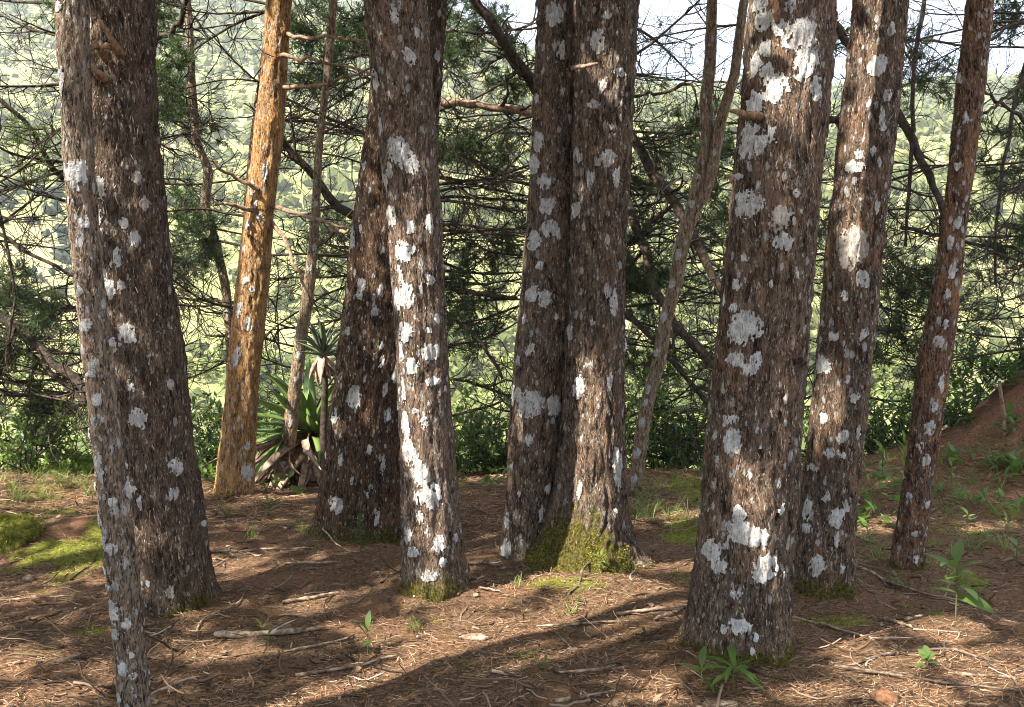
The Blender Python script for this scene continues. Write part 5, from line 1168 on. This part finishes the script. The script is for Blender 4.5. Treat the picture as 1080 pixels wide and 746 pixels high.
# ------------------------------------------------------------------ litter: needles, twig bits, grass, moss blades on the floor
rl = np.random.default_rng(71)
FP = [2.7, 9.6]
def floor_points(n, rg):
    y0, y1 = FP
    y = 1 / rg.uniform(1 / y1, 1 / y0, n)                      # denser where it shows larger
    x = y * rg.uniform(-.56, .58, n); return x, y
def on_floor(n, rg, L0, L1, W0, W1, tilt=.18, lift=.004, curved=True):
    x, y = floor_points(n, rg); z = height(x, y)
    clump = fbm(x * 3.2, y * 3.2, 0, 3, 91); k = rg.random(n) < np.clip(.62 + .9 * clump, .12, 1); x, y, z = x[k], y[k], z[k]; n = len(x)
    az = rg.uniform(0, 2 * math.pi, n) ; az = np.where(rg.random(n) < .35, rg.normal(0, .35, n), az)
    Y = unit(np.stack([np.cos(az), np.sin(az), rg.normal(0, tilt, n)], -1)); X = unit(np.cross(Y, np.array([0, 0, 1.0]) + rg.normal(0, .3, (n, 3)))); Z = np.cross(X, Y)
    L = rg.uniform(L0, L1, n); W = rg.uniform(W0, W1, n); b = rg.normal(0, .16, n)
    p = np.stack([x, y, z + lift + np.abs(rg.normal(0, .006, n))], -1)
    V = [(-.5, 0, 0), (.5, 0, 0), (.3, 1, .1), (-.3, 1, .1)]
    return scatter(V, [(0, 1, 2, 3)], p - Y * (L / 2)[:, None], X, Y, Z, W, L, L * .8)
V, Fc = on_floor(160000, rl, .014, .05, .0012, .0026)
o = link('needle_litter', mesh_np('needle_litter', V, Fc, M['needles_dead'], False)); tag(o, 'brown pine needle litter over the forest floor', 'litter', kind='stuff')
FP[0] = 6.2; V, Fc = on_floor(60000, rl, .03, .085, .0022, .005); FP[0] = 2.7
o = link('needle_litter', mesh_np('needle_litter', V, Fc, M['needles_dead'], False)); tag(o, 'brown needle litter on the bank and the back of the floor', 'litter', kind='stuff')
n = 2400; x, y = floor_points(n, rl); p = np.stack([x, y, height(x, y) + .006], -1); az = rl.uniform(0, 6.28, n)
P = grow(p, np.stack([np.cos(az), np.sin(az), rl.normal(.02, .08, n)], -1), rl.gamma(2.0, .04, n) + .03, 6, rl, .35, 0, 0)
P[:, :, 2] = np.maximum(P[:, :, 2], height(P[:, :, 0], P[:, :, 1]) + .003)
V, Q = tubes(P, rl.gamma(2.5, .0009, (n, 1)) * np.linspace(1, .6, 6)[None] + .0011, 4)
tag(link('twig_litter', mesh_np('twig_litter', V, Q, M['twig'], True)), 'small dry twigs strewn over the forest floor', 'litter', kind='stuff')
n = 3600; x, y = floor_points(n, rl); p = np.stack([x, y, height(x, y) + .008], -1); X, Y, Z = randframe(n, rl, 2.2); s = rl.gamma(2.2, .0055, n) + .004
V, Fc = scatter(LEAF_V, LEAF_F, p, X, Y, Z, s * rl.uniform(.4, .9, n), s, s)
tag(link('leaf_litter', mesh_np('leaf_litter', V, Fc, M['twig'], True)), 'pale chips and dry leaves scattered on the floor', 'litter', kind='stuff')
# moss blades where the floor is mossy
n = 150000; x, y = floor_points(n, rl); f = moss_field(x, y) + .55 * fbm(x * 9, y * 9, 0, 4, 15); k = f > .52; x, y = x[k], y[k]; n = len(x)
p = np.stack([x, y, height(x, y)], -1); X, Y, Z = dirframe(unit(rl.normal(0, .45, (n, 3)) + np.array([0, 0, 1.0])), rl, .2, 1.0); s = rl.uniform(.007, .018, n)
V, Fc = scatter([(-.16, 0, 0), (.16, 0, 0), (0, 1, 0)], [(0, 1, 2)], p, X, Y, Z, s, s, s)
tag(link('floor_moss', mesh_np('floor_moss', V, Fc, M['moss'], False)), 'bright green moss cushions on the forest floor', 'moss', kind='stuff')
# grass tufts near the brink
gb = Bag()
for k in range(170):
    px, py = (rl.uniform(0, 200), rl.uniform(485, 530)) if k < 60 else (rl.uniform(670, 760), rl.uniform(480, 560)) if k < 100 else (rl.uniform(880, 1080), rl.uniform(480, 600)) if k < 150 else (rl.uniform(200, 900), rl.uniform(500, 720))
    o = ground_at(px, py); m = int(rl.integers(10, 26)); az = rl.uniform(0, 6.28, m); D = np.stack([np.cos(az) * .5, np.sin(az) * .5, np.ones(m)], -1) * 1.0
    L = rl.uniform(.06, .2, m) * (1 if py < 600 else .5)
    P = grow(o + rl.normal(0, .02, (m, 3)) * np.array([1, 1, 0]), D, L, 5, rl, .25, .6, -.6); T, Af, Bf = frames(P); w = .0025 * np.array([1, 1, .8, .55, .05])
    V = np.stack([P - Af * w[None, :, None], P + Af * w[None, :, None]], 2).reshape(-1, 3)
    a, b = np.meshgrid(np.arange(m), np.arange(4), indexing='ij'); q0 = (a * 5 + b) * 2; gb.add(V, np.stack([q0, q0 + 1, q0 + 3, q0 + 2], -1).reshape(-1, 4))
tag(gb.build('grass', M['grass'], None, smooth=False), 'thin grass tufts on the floor near the brink', 'grass', kind='stuff')

# ------------------------------------------------------------------ air between the stand and the far hillside
hz = NT('air')
pv = hz.n('ShaderNodeVolumePrincipled'); pv.inputs['Color'].default_value = (.9, .95, 1.0, 1); pv.inputs['Density'].default_value = HAZE_D = .0005
pv.inputs['Anisotropy'].default_value = .3
hz.t.links.new(pv.outputs[0], hz.out.inputs['Volume'])
bm_v = np.array([(x, y, z) for x in (-1510, 1510) for y in (-65, 1510) for z in (-45, 245)], float)
bm_f = np.array([(0, 1, 3, 2), (4, 6, 7, 5), (0, 4, 5, 1), (2, 3, 7, 6), (0, 2, 6, 4), (1, 5, 7, 3)])
hb = tag(link('haze', mesh_np('haze', bm_v, bm_f, hz.m, False)), 'thin pale haze between the stand and the hillside', 'haze', kind='stuff')
